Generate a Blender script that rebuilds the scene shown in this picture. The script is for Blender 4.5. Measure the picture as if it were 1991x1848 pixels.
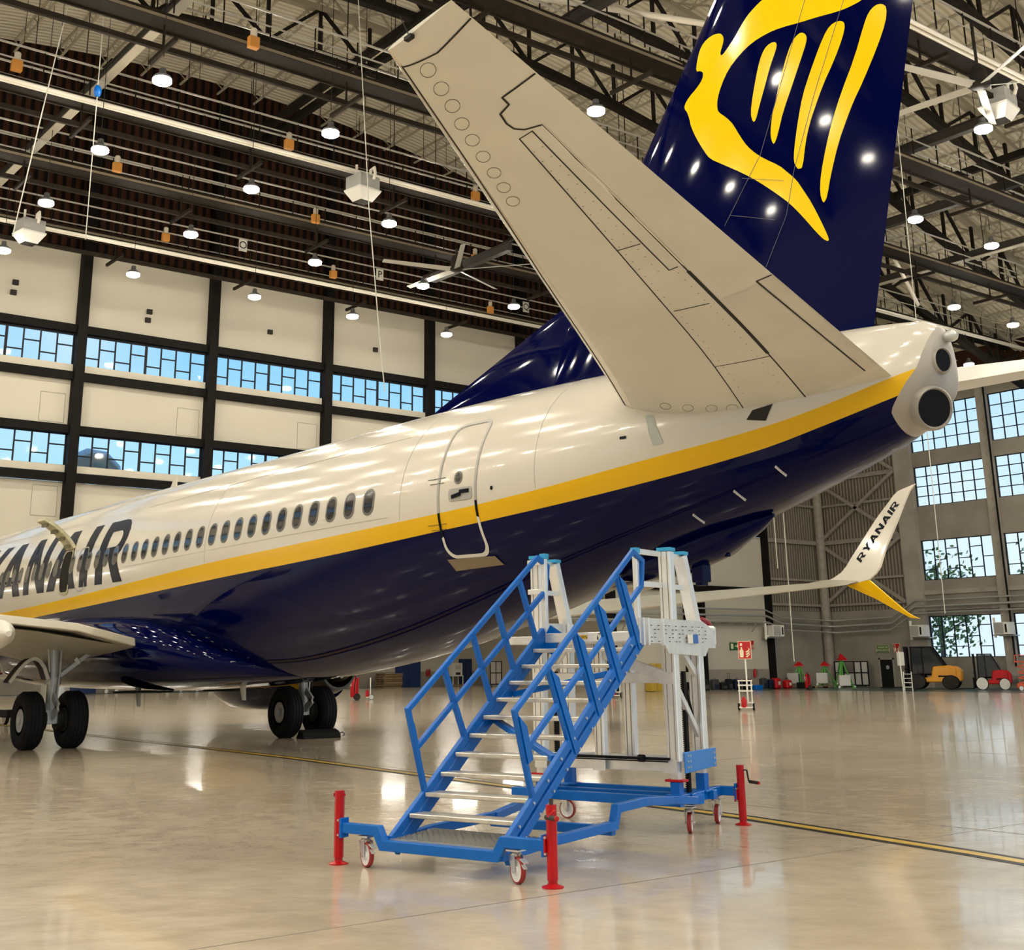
import bpy, bmesh, math, random
from mathutils import Vector, Matrix
random.seed(11)
SC = bpy.context.scene
COL = SC.collection
for o in list(bpy.data.objects):
    bpy.data.objects.remove(o, do_unlink=True)
R_ = math.radians

# ------------------------------------------------------------------ camera
CAM = Vector((45.322, -11.763, 1.54))
F_PX, CX, CY = 2410.4, 927.1, 618.1
def cam_axes(yaw=0.6533, pitch=0.2727, roll=-0.00822):
    f = Vector((-math.cos(yaw)*math.cos(pitch), math.sin(yaw)*math.cos(pitch), math.sin(pitch)))
    r = f.cross(Vector((0, 0, 1))).normalized()
    u = r.cross(f)
    c, s = math.cos(roll), math.sin(roll)
    return c*r + s*u, -s*r + c*u, f
CR, CU, CF = cam_axes(0.65275, 0.27276, -0.00822)
cd = bpy.data.cameras.new('camera'); cam = bpy.data.objects.new('camera', cd); COL.objects.link(cam)
m = Matrix((CR, CU, -CF)).transposed().to_4x4(); m.translation = CAM
cam.matrix_world = m
cd.sensor_fit = 'HORIZONTAL'; cd.sensor_width = 36.0
cd.lens = 36.0*F_PX/1991.0
cd.shift_x = (995.5-CX)/1991.0
cd.shift_y = (CY-924.0)/1991.0
cd.clip_start = .1; cd.clip_end = 600
SC.camera = cam
def px(P):
    d = Vector(P)-CAM; w = d.dot(CF)
    return (CX+F_PX*d.dot(CR)/w, CY-F_PX*d.dot(CU)/w, w)
def inframe(P, mgn=0):
    x, y, w = px(P)
    return w > 0 and -mgn < x < 1991+mgn and -mgn < y < 1848+mgn

# ------------------------------------------------------------------ view + world
SC.view_settings.view_transform = 'Standard'; SC.view_settings.look = 'None'
SC.view_settings.exposure = 0.48; SC.view_settings.gamma = 1.0
SC.view_settings.use_curve_mapping = False
W = bpy.data.worlds.new('sky'); SC.world = W; W.use_nodes = True
nt = W.node_tree; nt.nodes.clear()
def N(t, kind, **k):
    n = t.nodes.new(kind)
    for a, v in k.items(): setattr(n, a, v)
    return n
wo = N(nt, 'ShaderNodeOutputWorld'); bg = N(nt, 'ShaderNodeBackground')
tc = N(nt, 'ShaderNodeTexCoord'); sx = N(nt, 'ShaderNodeSeparateXYZ')
rp = N(nt, 'ShaderNodeValToRGB'); nz = N(nt, 'ShaderNodeTexNoise'); mx = N(nt, 'ShaderNodeMixRGB')
nz.inputs['Scale'].default_value = 2.6; nz.inputs['Detail'].default_value = 6
cr = N(nt, 'ShaderNodeValToRGB')
cr.color_ramp.elements[0].position = .48; cr.color_ramp.elements[1].position = .72
rp.color_ramp.elements[0].position = .0; rp.color_ramp.elements[0].color = (.75, .90, 1, 1)
rp.color_ramp.elements[1].position = .5; rp.color_ramp.elements[1].color = (.13, .42, .95, 1)
e = rp.color_ramp.elements.new(.12); e.color = (.52, .82, 1, 1)
e = rp.color_ramp.elements.new(.26); e.color = (.27, .62, 1, 1)
L = nt.links.new
L(tc.outputs['Generated'], sx.inputs[0]); L(sx.outputs['Z'], rp.inputs[0])
L(tc.outputs['Generated'], nz.inputs['Vector']); L(nz.outputs['Fac'], cr.inputs[0])
L(cr.outputs['Color'], mx.inputs['Fac']); L(rp.outputs['Color'], mx.inputs[1]); mx.inputs[2].default_value = (.95, .98, 1, 1)
L(mx.outputs[0], bg.inputs['Color']); bg.inputs['Strength'].default_value = .80
L(bg.outputs[0], wo.inputs['Surface'])
LAMP_STRENGTH = 165.0

# ------------------------------------------------------------------ materials
MATS = {}
def mat(name, col, rough=.5, metal=0.0, var=0.0, vscale=3.0, bump=0.0, bscale=40.0, coat=0.0, spec=None, emit=None, estr=0):
    if name in MATS: return MATS[name]
    M = bpy.data.materials.new(name); M.use_nodes = True
    t = M.node_tree; b = t.nodes['Principled BSDF']
    b.inputs['Base Color'].default_value = (*col, 1); b.inputs['Roughness'].default_value = rough
    b.inputs['Metallic'].default_value = metal
    if coat: b.inputs['Coat Weight'].default_value = coat; b.inputs['Coat Roughness'].default_value = .04
    if spec is None and max(col) < .07 and not coat: spec = .10
    if spec is not None: b.inputs['Specular IOR Level'].default_value = spec
    if emit: b.inputs['Emission Color'].default_value = (*emit, 1); b.inputs['Emission Strength'].default_value = estr
    if var or bump:
        c = N(t, 'ShaderNodeTexCoord'); n = N(t, 'ShaderNodeTexNoise')
        n.inputs['Scale'].default_value = vscale; n.inputs['Detail'].default_value = 5
        t.links.new(c.outputs['Object'], n.inputs['Vector'])
        if var:
            r = N(t, 'ShaderNodeValToRGB')
            r.color_ramp.elements[0].position = .3; r.color_ramp.elements[1].position = .7
            r.color_ramp.elements[0].color = (*[x*(1-var) for x in col], 1)
            r.color_ramp.elements[1].color = (*[min(1, x*(1+var*.6)) for x in col], 1)
            t.links.new(n.outputs['Fac'], r.inputs[0]); t.links.new(r.outputs[0], b.inputs['Base Color'])
        if bump:
            n2 = N(t, 'ShaderNodeTexNoise'); n2.inputs['Scale'].default_value = bscale
            t.links.new(c.outputs['Object'], n2.inputs['Vector'])
            bp = N(t, 'ShaderNodeBump'); bp.inputs['Strength'].default_value = bump; bp.inputs['Distance'].default_value = .02
            t.links.new(n2.outputs['Fac'], bp.inputs['Height']); t.links.new(bp.outputs[0], b.inputs['Normal'])
    MATS[name] = M
    return M
def wave_mat(name, c1, c2, period, axis, rough=.6, bumpd=.03, dark=.5, var=.15):
    """corrugated sheet: a sine of the object coordinate drives bump and a darker colour in the grooves"""
    M = bpy.data.materials.new(name); M.use_nodes = True; t = M.node_tree; b = t.nodes['Principled BSDF']
    b.inputs['Roughness'].default_value = rough; b.inputs['Specular IOR Level'].default_value = .12
    c = N(t, 'ShaderNodeTexCoord'); s = N(t, 'ShaderNodeSeparateXYZ'); t.links.new(c.outputs['Object'], s.inputs[0])
    a = N(t, 'ShaderNodeMath', operation='MULTIPLY'); a.inputs[1].default_value = 2*math.pi/period
    t.links.new(s.outputs['XYZ'.index(axis)], a.inputs[0])
    w = N(t, 'ShaderNodeMath', operation='SINE'); t.links.new(a.outputs[0], w.inputs[0])
    mr = N(t, 'ShaderNodeMapRange'); mr.inputs[1].default_value = -1; mr.inputs[2].default_value = 1
    t.links.new(w.outputs[0], mr.inputs[0])
    n = N(t, 'ShaderNodeTexNoise'); n.inputs['Scale'].default_value = .6; n.inputs['Detail'].default_value = 5
    t.links.new(c.outputs['Object'], n.inputs['Vector'])
    r = N(t, 'ShaderNodeValToRGB'); r.color_ramp.elements[0].color = (*c2, 1); r.color_ramp.elements[1].color = (*c1, 1)
    r.color_ramp.elements[0].position = dark-.4; r.color_ramp.elements[1].position = dark
    t.links.new(mr.outputs[0], r.inputs[0])
    mm = N(t, 'ShaderNodeMixRGB', blend_type='MULTIPLY'); mm.inputs[0].default_value = var*2
    t.links.new(r.outputs[0], mm.inputs[1]); t.links.new(n.outputs['Fac'], mm.inputs[2])
    t.links.new(mm.outputs[0], b.inputs['Base Color'])
    bp = N(t, 'ShaderNodeBump'); bp.inputs['Strength'].default_value = .8; bp.inputs['Distance'].default_value = bumpd
    t.links.new(mr.outputs[0], bp.inputs['Height']); t.links.new(bp.outputs[0], b.inputs['Normal'])
    MATS[name] = M
    return M
def glass_mat(name, tint=(.9, .97, 1)):
    M = bpy.data.materials.new(name); M.use_nodes = True; t = M.node_tree; t.nodes.clear()
    o = N(t, 'ShaderNodeOutputMaterial'); mxs = N(t, 'ShaderNodeMixShader'); tr = N(t, 'ShaderNodeBsdfTransparent'); gl = N(t, 'ShaderNodeBsdfGlossy')
    fr = N(t, 'ShaderNodeFresnel'); fr.inputs[0].default_value = 1.35
    tr.inputs[0].default_value = (*tint, 1); gl.inputs['Roughness'].default_value = .03
    t.links.new(fr.outputs[0], mxs.inputs[0]); t.links.new(tr.outputs[0], mxs.inputs[1]); t.links.new(gl.outputs[0], mxs.inputs[2])
    t.links.new(mxs.outputs[0], o.inputs[0]); MATS[name] = M
    return M

# ------------------------------------------------------------------ mesh builder
class MB:
    def __init__(s): s.v = []; s.f = []; s.m = []
    def add(s, vs, fs, mi=0):
        n = len(s.v); s.v += [tuple(v) for v in vs]; s.f += [[i+n for i in f] for f in fs]
        s.m += ([mi]*len(fs) if isinstance(mi, int) else list(mi)); return s
    def box(s, a, b, mi=0):
        x0, y0, z0 = [min(p, q) for p, q in zip(a, b)]; x1, y1, z1 = [max(p, q) for p, q in zip(a, b)]
        return s.add([(x0,y0,z0),(x1,y0,z0),(x1,y1,z0),(x0,y1,z0),(x0,y0,z1),(x1,y0,z1),(x1,y1,z1),(x0,y1,z1)],
              [(0,3,2,1),(4,5,6,7),(0,1,5,4),(1,2,6,5),(2,3,7,6),(3,0,4,7)], mi)
    def cbox(s, c, d, mi=0):
        return s.box([c[i]-d[i]/2 for i in range(3)], [c[i]+d[i]/2 for i in range(3)], mi)
    def frame(s, d, up=(0,0,1)):
        d = Vector(d).normalized(); up = Vector(up)
        if abs(d.dot(up.normalized())) > .985: up = Vector((1,0,0)) if abs(d.x) < .9 else Vector((0,1,0))
        a = d.cross(up).normalized(); b = a.cross(d).normalized()
        return d, a, b
    def bar(s, p, q, w, h, mi=0, up=(0,0,1)):
        p, q = Vector(p), Vector(q); d, a, b = s.frame(q-p, up); a = a*w/2; b = b*h/2
        vs = [p-a-b, p+a-b, p+a+b, p-a+b, q-a-b, q+a-b, q+a+b, q-a+b]
        return s.add(vs, [(0,3,2,1),(4,5,6,7),(0,1,5,4),(1,2,6,5),(2,3,7,6),(3,0,4,7)][:], mi)
    def bars(s, pts, w, h, mi=0, up=(0,0,1)):
        for i in range(len(pts)-1): s.bar(pts[i], pts[i+1], w, h, mi, up)
        return s
    def miter(s, pts, w, h, mi=0, up=(0,0,1), closed=False):
        """rectangular section swept along a polyline lying in the plane of `up`-ish, with mitred corners (w across, h along up)"""
        P = [Vector(p) for p in pts]; n = len(P); rings = []
        nrm = Vector(up).normalized()
        for i in range(n):
            d0 = (P[i]-P[i-1]) if (i > 0 or closed) else (P[1]-P[0])
            d1 = (P[(i+1) % n]-P[i]) if (i < n-1 or closed) else (P[-1]-P[-2])
            d0 = d0.normalized(); d1 = d1.normalized()
            t = (d0+d1).normalized(); a = t.cross(nrm).normalized()
            c = max(.3, a.dot(d1.cross(nrm).normalized()))
            a = a*(w/2/c); b = nrm*h/2
            rings.append([P[i]-a-b, P[i]+a-b, P[i]+a+b, P[i]-a+b])
        vs = [v for r in rings for v in r]; fs = []
        for i in range(n if closed else n-1):
            j = (i+1) % n
            for k in range(4): fs.append((i*4+k, i*4+(k+1) % 4, j*4+(k+1) % 4, j*4+k))
        if not closed: fs += [(3,2,1,0), tuple((n-1)*4+k for k in range(4))]
        return s.add(vs, fs, mi)
    def tube(s, p, q, r, n=10, mi=0, r2=None, cap=True):
        p, q = Vector(p), Vector(q); d, a, b = s.frame(q-p); r2 = r if r2 is None else r2
        vs = []
        for c, rr in ((p, r), (q, r2)):
            for k in range(n):
                t = 2*math.pi*k/n; vs.append(c+a*rr*math.cos(t)+b*rr*math.sin(t))
        fs = [(k, (k+1) % n, n+(k+1) % n, n+k) for k in range(n)]
        if cap: fs += [tuple(range(n-1, -1, -1)), tuple(range(n, 2*n))]
        return s.add(vs, fs, mi)
    def path(s, pts, r, n=8, mi=0):
        P = [Vector(p) for p in pts]; rings = []; prev = None
        for i, p in enumerate(P):
            d = (P[min(i+1, len(P)-1)]-P[max(i-1, 0)]).normalized()
            if prev is None: _, a, b = s.frame(d)
            else:
                a = (prev-d*prev.dot(d)).normalized(); b = a.cross(d)
            prev = a
            rings.append([p+a*r*math.cos(2*math.pi*k/n)+b*r*math.sin(2*math.pi*k/n) for k in range(n)])
        return s.loft(rings, True, True, mi)
    def loft(s, rings, closed=True, caps=False, mi=0):
        n = len(rings[0]); vs = [v for r in rings for v in r]; fs = []
        for i in range(len(rings)-1):
            for k in range(n if closed else n-1):
                j = (k+1) % n; fs.append((i*n+k, i*n+j, (i+1)*n+j, (i+1)*n+k))
        if caps: fs += [tuple(range(n-1, -1, -1)), tuple((len(rings)-1)*n+k for k in range(n))]
        return s.add(vs, fs, mi)
    def lathe(s, prof, c, axis=(0,0,1), n=24, mi=0, cap=True):
        """prof: list of (radius, height along the axis[, material])"""
        c = Vector(c); d, a, b = s.frame(axis); rings = []
        for q in prof:
            rings.append([c+d*q[1]+(a*math.cos(2*math.pi*k/n)+b*math.sin(2*math.pi*k/n))*q[0] for k in range(n)])
        vs = [v for r in rings for v in r]; fs = []; ms = []
        for i in range(len(rings)-1):
            mm = prof[i][2] if len(prof[i]) > 2 else mi
            for k in range(n):
                j = (k+1) % n; fs.append((i*n+k, (i+1)*n+k, (i+1)*n+j, i*n+j)); ms.append(mm)
        if cap: fs += [tuple(range(n)), tuple((len(rings)-1)*n+k for k in range(n-1, -1, -1))]; ms += [ms[0], ms[-1]]
        return s.add(vs, fs, ms)
    def prism(s, poly, off, mi=0):
        off = Vector(off); P = [Vector(p) for p in poly]; n = len(P)
        vs = P+[p+off for p in P]
        return s.add(vs, [tuple(range(n-1, -1, -1)), tuple(range(n, 2*n))]+[(k, (k+1) % n, n+(k+1) % n, n+k) for k in range(n)], mi)
    def ball(s, c, r, n=12, mi=0, sc=(1,1,1)):
        rings = []
        for i in range(1, n//2):
            t = math.pi*i/(n//2)
            rings.append([(c[0]+r*sc[0]*math.sin(t)*math.cos(2*math.pi*k/n), c[1]+r*sc[1]*math.sin(t)*math.sin(2*math.pi*k/n), c[2]+r*sc[2]*math.cos(t)) for k in range(n)])
        return s.loft(rings, True, True, mi)
    def build(s, name, mats, parent=None, smooth=None, bevel=0, fix=True):
        me = bpy.data.meshes.new(name); me.from_pydata(s.v, [], s.f)
        if not isinstance(mats, (list, tuple)): mats = [mats]
        for mm in mats: me.materials.append(mm)
        if len(mats) > 1: me.polygons.foreach_set('material_index', s.m)
        if fix or bevel:
            b = bmesh.new(); b.from_mesh(me)
            if fix: bmesh.ops.recalc_face_normals(b, faces=b.faces)
            if bevel:
                es = [e for e in b.edges if len(e.link_faces) == 2 and e.calc_face_angle() > .6]
                bmesh.ops.bevel(b, geom=es, offset=bevel, segments=1, affect='EDGES', profile=.5)
            b.to_mesh(me); b.free()
        if smooth is not None:
            me.polygons.foreach_set('use_smooth', [True]*len(me.polygons))
            if smooth < 180: me.set_sharp_from_angle(angle=R_(smooth))
        me.update()
        o = bpy.data.objects.new(name, me); COL.objects.link(o)
        if parent: o.parent = parent
        return o
def tag(o, label=None, cat=None, group=None, kind=None):
    if label:
        o['label'] = label
    if cat: o['category'] = cat
    if group: o['group'] = group
    if kind: o['kind'] = kind
    return o
def thing(name, label, cat, loc=(0,0,0), rz=0.0, group=None):
    o = bpy.data.objects.new(name, None); COL.objects.link(o); o.location = loc; o.rotation_euler = (0,0,rz)
    o.empty_display_size = .2
    return tag(o, label, cat, group)
def copy_tree(o, parent=None):
    c = o.copy(); COL.objects.link(c)
    if parent: c.parent = parent
    for ch in list(o.children): copy_tree(ch, c)
    return c
def struct(o): return tag(o, kind='structure')
def drape(polys, fn, step=.15, mis=None):
    """polygons given in a flat (u,v) plane, cut by a grid and laid on a surface by fn(u,v)"""
    out = MB()
    for pi, poly in enumerate(polys):
        b = bmesh.new(); vs = [b.verts.new((p[0], p[1], 0)) for p in poly]; b.faces.new(vs); b.normal_update()
        bmesh.ops.triangulate(b, faces=b.faces[:])
        for ax in (0, 1):
            lo = min(p[ax] for p in poly); hi = max(p[ax] for p in poly); k = math.floor(lo/step)+1
            while k*step < hi:
                no = (1,0,0) if ax == 0 else (0,1,0); co = (k*step,0,0) if ax == 0 else (0,k*step,0)
                bmesh.ops.bisect_plane(b, geom=b.verts[:]+b.edges[:]+b.faces[:], plane_co=co, plane_no=no); k += 1
        b.verts.index_update()
        out.add([fn(v.co.x, v.co.y) for v in b.verts], [[v.index for v in f.verts] for f in b.faces], mis[pi] if mis else 0)
        b.free()
    return out
def smoothpoly(P, it=2):
    for _ in range(it):
        Q = []
        for i in range(len(P)):
            a, b = P[i], P[(i+1) % len(P)]
            Q += [(a[0]*.75+b[0]*.25, a[1]*.75+b[1]*.25), (a[0]*.25+b[0]*.75, a[1]*.25+b[1]*.75)]
        P = Q
    return P
# block letters, unit cap height, each a list of convex polygons, and its width
def _arc(cx, cy, r0, r1, a0, a1, n=8, sx=1):
    out = []
    for k in range(n):
        t0, t1 = R_(a0+(a1-a0)*k/n), R_(a0+(a1-a0)*(k+1)/n)
        out.append([(cx+sx*r0*math.cos(t0), cy+r0*math.sin(t0)), (cx+sx*r1*math.cos(t0), cy+r1*math.sin(t0)), (cx+sx*r1*math.cos(t1), cy+r1*math.sin(t1)), (cx+sx*r0*math.cos(t1), cy+r0*math.sin(t1))])
    return out
def rect(x0, y0, x1, y1): return [(x0,y0),(x1,y0),(x1,y1),(x0,y1)]
LET = {
 'R': ([rect(0,0,.24,1), rect(.24,.82,.5,1), rect(.24,.38,.5,.56), [(.36,.4),(.62,.4),(.86,0),(.58,0)]]+_arc(.5,.69,.13,.31,-90,90), .84),
 'Y': ([rect(.30,0,.54,.42), [(.30,.42),(.54,.42),(.27,1),(0,1)], [(.30,.42),(.54,.42),(.84,1),(.57,1)]], .84),
 'A': ([[(0,0),(.25,0),(.56,1),(.32,1)], [(.63,0),(.88,0),(.56,1),(.32,1)], rect(.2,.2,.68,.37)], .88),
 'N': ([rect(0,0,.23,1), rect(.61,0,.84,1), [(.0,1),(.26,1),(.84,0),(.58,0)]], .84),
 'I': ([rect(0,0,.24,1)], .24),
}
def text_polys(s, gap=.11, shear=0.0, kern=None):
    out = []; x = 0
    for ch in s:
        if ch == ' ': x += .4; continue
        P, w = LET[ch]
        out += [[(p[0]+x+shear*p[1], p[1]) for p in poly] for poly in P]; x += w+gap
    return out, x-gap
def font_obj(txt, size, name, material, parent=None, loc=(0,0,0), rot=(0,0,0), extrude=.002, align='CENTER'):
    c = bpy.data.curves.new(name, 'FONT'); c.body = txt; c.size = size; c.align_x = align; c.align_y = 'CENTER'; c.extrude = extrude; c.resolution_u = 3
    o = bpy.data.objects.new(name, c); COL.objects.link(o); bpy.context.view_layer.update()
    me = bpy.data.meshes.new_from_object(o.evaluated_get(bpy.context.evaluated_depsgraph_get()))
    bpy.data.objects.remove(o, do_unlink=True)
    me.materials.clear(); me.materials.append(material)
    q = bpy.data.objects.new(name, me); COL.objects.link(q); q.location = loc; q.rotation_euler = rot
    if parent: q.parent = parent
    return q

white = mat('white_paint', (.80,.78,.70), .35, var=.06)
aluminium = mat('mill_aluminium', (.80,.80,.80), .38, .75, var=.12, vscale=6)
steel = mat('zinc_steel', (.62,.63,.64), .3, .9)
black = mat('black_rubber', (.012,.012,.013), .75)
dark = mat('dark_steel', (.035,.032,.028), .55, .2, var=.3)
red = mat('red_paint', (.46,.005,.008), .32, var=.1, spec=.3)
blue = mat('blue_paint', (.001,.125,.50), .32, var=.10, spec=.3)
cyanp = mat('cyan_cap', (.03,.36,.66), .45)
# ================================================================== THE HALL
XW, YR, YL, XF = -6.5, 56.0, -30.0, 64.0      # far wall, right wall, left wall, open door side
XA = -33.0                                      # back wall of the low annex behind the far wall
def zb(y):                                      # truss bottom chord (the roof is an arch)
    d = abs(y-13)
    return 26.2-.0065*d*d if d < 27 else 26.2-.0065*27*27-.30*(d-27)
def zc(y): return zb(y)+3.0
# floor: glossy coated concrete
F = bpy.data.materials.new('coated_floor'); F.use_nodes = True; t = F.node_tree; b = t.nodes['Principled BSDF']
c = N(t, 'ShaderNodeTexCoord')
n1 = N(t, 'ShaderNodeTexNoise'); n1.inputs['Scale'].default_value = .35; n1.inputs['Detail'].default_value = 6
n2 = N(t, 'ShaderNodeTexNoise'); n2.inputs['Scale'].default_value = 3.0; n2.inputs['Detail'].default_value = 6
for n in (n1, n2): t.links.new(c.outputs['Object'], n.inputs['Vector'])
r1 = N(t, 'ShaderNodeValToRGB'); r1.color_ramp.elements[0].position = .3; r1.color_ramp.elements[1].position = .7
r1.color_ramp.elements[0].color = (.53,.44,.325,1); r1.color_ramp.elements[1].color = (.65,.555,.42,1)
t.links.new(n1.outputs['Fac'], r1.inputs[0])
mm = N(t, 'ShaderNodeMixRGB', blend_type='MULTIPLY'); mm.inputs[0].default_value = .35
r2 = N(t, 'ShaderNodeValToRGB'); r2.color_ramp.elements[0].position = .35; r2.color_ramp.elements[1].position = .65; r2.color_ramp.elements[0].color = (.75,.73,.7,1)
t.links.new(n2.outputs['Fac'], r2.inputs[0]); t.links.new(r1.outputs[0], mm.inputs[1]); t.links.new(r2.outputs[0], mm.inputs[2])
t.links.new(mm.outputs[0], b.inputs['Base Color'])
rr = N(t, 'ShaderNodeMapRange'); rr.inputs[3].default_value = .10; rr.inputs[4].default_value = .25
t.links.new(n2.outputs['Fac'], rr.inputs[0]); t.links.new(rr.outputs[0], b.inputs['Roughness'])
n3 = N(t, 'ShaderNodeTexNoise'); n3.inputs['Scale'].default_value = 2.4; n3.inputs['Detail'].default_value = 4
t.links.new(c.outputs['Object'], n3.inputs['Vector'])
bp = N(t, 'ShaderNodeBump'); bp.inputs['Strength'].default_value = .62; bp.inputs['Distance'].default_value = .02
t.links.new(n3.outputs['Fac'], bp.inputs['Height']); t.links.new(bp.outputs[0], b.inputs['Normal'])
b.inputs['Specular IOR Level'].default_value = .62; b.inputs['Coat Weight'].default_value = .35; b.inputs['Coat Roughness'].default_value = .06
fl = MB().box((XA-1, YL-1, -.3), (XF+1, YR+1, 0)).build('floor', F); struct(fl)
joint = mat('floor_joint', (.16,.13,.10), .5)
mbj = MB()
for k in range(-3, 10): mbj.box((XA, -28+9.2*k, 0), (XF, -27.985+9.2*k, .0015))
for k in range(0, 12): mbj.box((-22.6+7.6*k, YL, 0), (-22.59+7.6*k, YR, .0014))
o = mbj.build('floor_joints', joint, fl); 
green = mat('green_floor_paint', (.045,.09,.075), .3)
mg = MB(); mg.box((XW, YR-9, 0), (XF, YR, .002)); mg.box((XW, 44, 0), (XW+3.5, YR-9, .002)); mg.box((XA, -20, 0), (XA+3, 45, .002))
mg.build('floor_border', green, fl)
yel = mat('line_yellow', (.55,.36,.05), .35); blk = mat('line_black', (.02,.018,.016), .35)
ml = MB()
def strip(P, w, z, mi):
    for a, b_ in zip(P[:-1], P[1:]):
        ml.bar((a[0], a[1], z), (b_[0], b_[1], z), w, .001, mi)
LINE = [(4,-.15),(25.1,-.52),(36.1,-1.30),(39.0,-1.80),(45,-3.2)]
strip(LINE, .30, .0025, 1); strip(LINE, .13, .0040, 0)
o = ml.build('floor_line', [yel, blk], fl); tag(o, 'yellow guide line edged in black')
# wall materials
panel = mat('wall_panel', (.55,.51,.415), .7, var=.07, vscale=.25)
concrete = mat('grey_concrete', (.27,.245,.205), .8, var=.25, vscale=.5, bump=.2, bscale=6)
wains = mat('wall_skirting', (.33,.29,.24), .6, var=.15, vscale=.8)
colm = mat('wall_steel', (.008,.007,.006), .6, var=.3)
browncor = wave_mat('brown_corrugated', (.050,.020,.010), (.005,.003,.002), .42, 'Y', .55, .05, .6)
greycorL = wave_mat('grey_corrugated_side', (.30,.26,.20), (.15,.13,.10), .24, 'Y', .6, .04, .6)
greycor = wave_mat('grey_corrugated', (.30,.26,.20), (.15,.13,.10), .24, 'X', .6, .04, .6)
whitecor = wave_mat('roof_sheet', (.90,.86,.72), (.70,.65,.52), .30, 'X', .6, .04, .5, .0)
bluedoor = mat('blue_door', (.012,.035,.14), .4)
beam_g = mat('grey_steel', (.29,.255,.21), .6, var=.2)

# ------------------------------------------------------------------ ceiling, purlins and trusses
ys = [YL+ (YR-YL)*i/60 for i in range(61)]
ce = MB().loft([[(XW-.3, y, zc(y)), (XF, y, zc(y)), (XF, y, zc(y)+.3), (XW-.3, y, zc(y)+.3)] for y in ys], True, True).build('ceiling', whitecor); struct(ce)
pur = mat('roof_purlin', (.50,.46,.36), .6)
mp = MB(); xa, xb, dz = XW, XF, .55
mp.bar((xa,0,0), (xb,0,0), .09, .07); mp.bar((xa,0,-dz), (xb,0,-dz), .09, .07)
k = 0; x = xa
while x < xb:
    mp.bar((x,0,-dz if k % 2 else 0), (x+.62,0,0 if k % 2 else -dz), .035, .035); x += .62; k += 1
p0 = None
for i in range(44):
    y = YL+1+1.95*i
    if p0 is None: p0 = mp.build('roof_purlin', pur, ce)
    else:
        q = p0.copy(); COL.objects.link(q); p0_ = q
    (p0 if i == 0 else q).location = (0, y, zc(y)-.06)
trussd = mat('truss_dark', (.020,.017,.014), .55, var=.3); trussl = mat('truss_light', (.40,.36,.28), .6)
def truss():
    M = MB(); pan = 2.45; n = int((YR-YL)/pan); P = [YL+pan*i for i in range(n+1)]
    for i in range(n):
        a, b_ = P[i], P[i+1]; mid = (a+b_)/2
        M.bar((0,a,zb(a)), (0,b_,zb(b_)), .34, .34, 0)
        M.bar((0,a,zc(a)-.85), (0,b_,zc(b_)-.85), .30, .26, 1)
        M.bar((0,a,zb(a)), (0,a,zc(a)-.85), .13, .13, 0)
        if i % 2 == 0: M.bar((0,a,zb(a)), (0,b_,zc(b_)-.85), .13, .13, 0)
        else: M.bar((0,b_,zb(b_)), (0,a,zc(a)-.85), .13, .13, 0)
        M.bar((0,mid,zc(mid)-.85), (.9,a,zc(a)-.7), .07, .07, 1)
        M.bar((-.9,a,zc(a)-.7), (.9,b_,zc(b_)-.7), .07, .07, 1); M.bar((.9,a,zc(a)-.7), (-.9,b_,zc(b_)-.7), .07, .07, 1)
    return struct(M.build('roof_truss', [trussd, trussl]))
tr0 = truss()
for i, X in enumerate((4.0, 8.9, 13.8, 18.7, 23.6, 28.5, 33.4, 38.3, 43.2, 48.1, 53.0, 57.9)):
    o = tr0 if i == 0 else tr0.copy()
    if i: COL.objects.link(o)
    o.location.x = X
# deep dark girders along the hall at the truss nodes
MBg = MB()
for Y in (13.5,):
    for dx in (-.35, .35): MBg.bar((XW, Y+dx, zb(Y)-.1), (XF, Y+dx, zb(Y)-.1), .24, .36)
for Y in (37.0, -8.0): MBg.bar((XW, Y, zb(Y)+.1), (XF, Y, zb(Y)+.1), .24, .32)
struct(MBg.build('roof_girder', trussd))

# ------------------------------------------------------------------ catwalks along the hall
deckm = mat('catwalk_deck', (.022,.016,.011), .6, .1, var=.3); railm = mat('catwalk_rail', (.62,.60,.54), .35, .35)
pipew = mat('white_pipe', (.92,.88,.78), .3); beige = mat('catwalk_edge', (.22,.18,.12), .6)
def catwalk():
    M = MB(); y0, y1 = YL+.4, YR-.4
    M.box((-.38,y0,0), (.38,y1,.08), 0)
    for sx_ in (-1, 1):
        M.bar((sx_*.40,y0,.06), (sx_*.40,y1,.06), .07, .20, 0)
        M.bar((sx_*.62,y0,1.12), (sx_*.62,y1,1.12), .055, .055, 1); M.bar((sx_*.62,y0,.66), (sx_*.62,y1,.66), .04, .04, 1)
    M.bar((0,y0,-.72), (0,y1,-.72), .12, .16, 0)
    y = y0; k = 0
    while y < y1:
        for sx_ in (-1, 1):
            if k % 2 == 0: M.bar((sx_*.62,y,.1), (sx_*.62,y,1.12), .035, .035, 0)
        if k % 8 == 0:
            M.bar((-.9,y,-.80), (.9,y,-.80), .10, .12, 0); M.bar((0,y,-.75), (0,y,0), .05, .05, 0); M.bar((0,y,.1), (0,y,zc(y)-19.9), .025, .025, 0)
        y += .75; k += 1
    M.bar((.44,y0,.02), (.44,y1,.02), .012, .09, 3)
    return struct(M.build('catwalk', [deckm, railm, pipew, beige]))
def pipes(xo, zo):
    M = MB()
    for dx in (-.09, .09): M.tube((dx,YL+.5,0), (dx,YR-.5,0), .062, 8)
    return struct(M.build('pipe_run', pipew))
cw0 = catwalk(); pr0 = pipes(0, 0)
CATX = [-3.7, 2.9, 8.6, 15.0, 21.4, 27.2, 33.2, 39.2, 45.2, 51.2]
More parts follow.
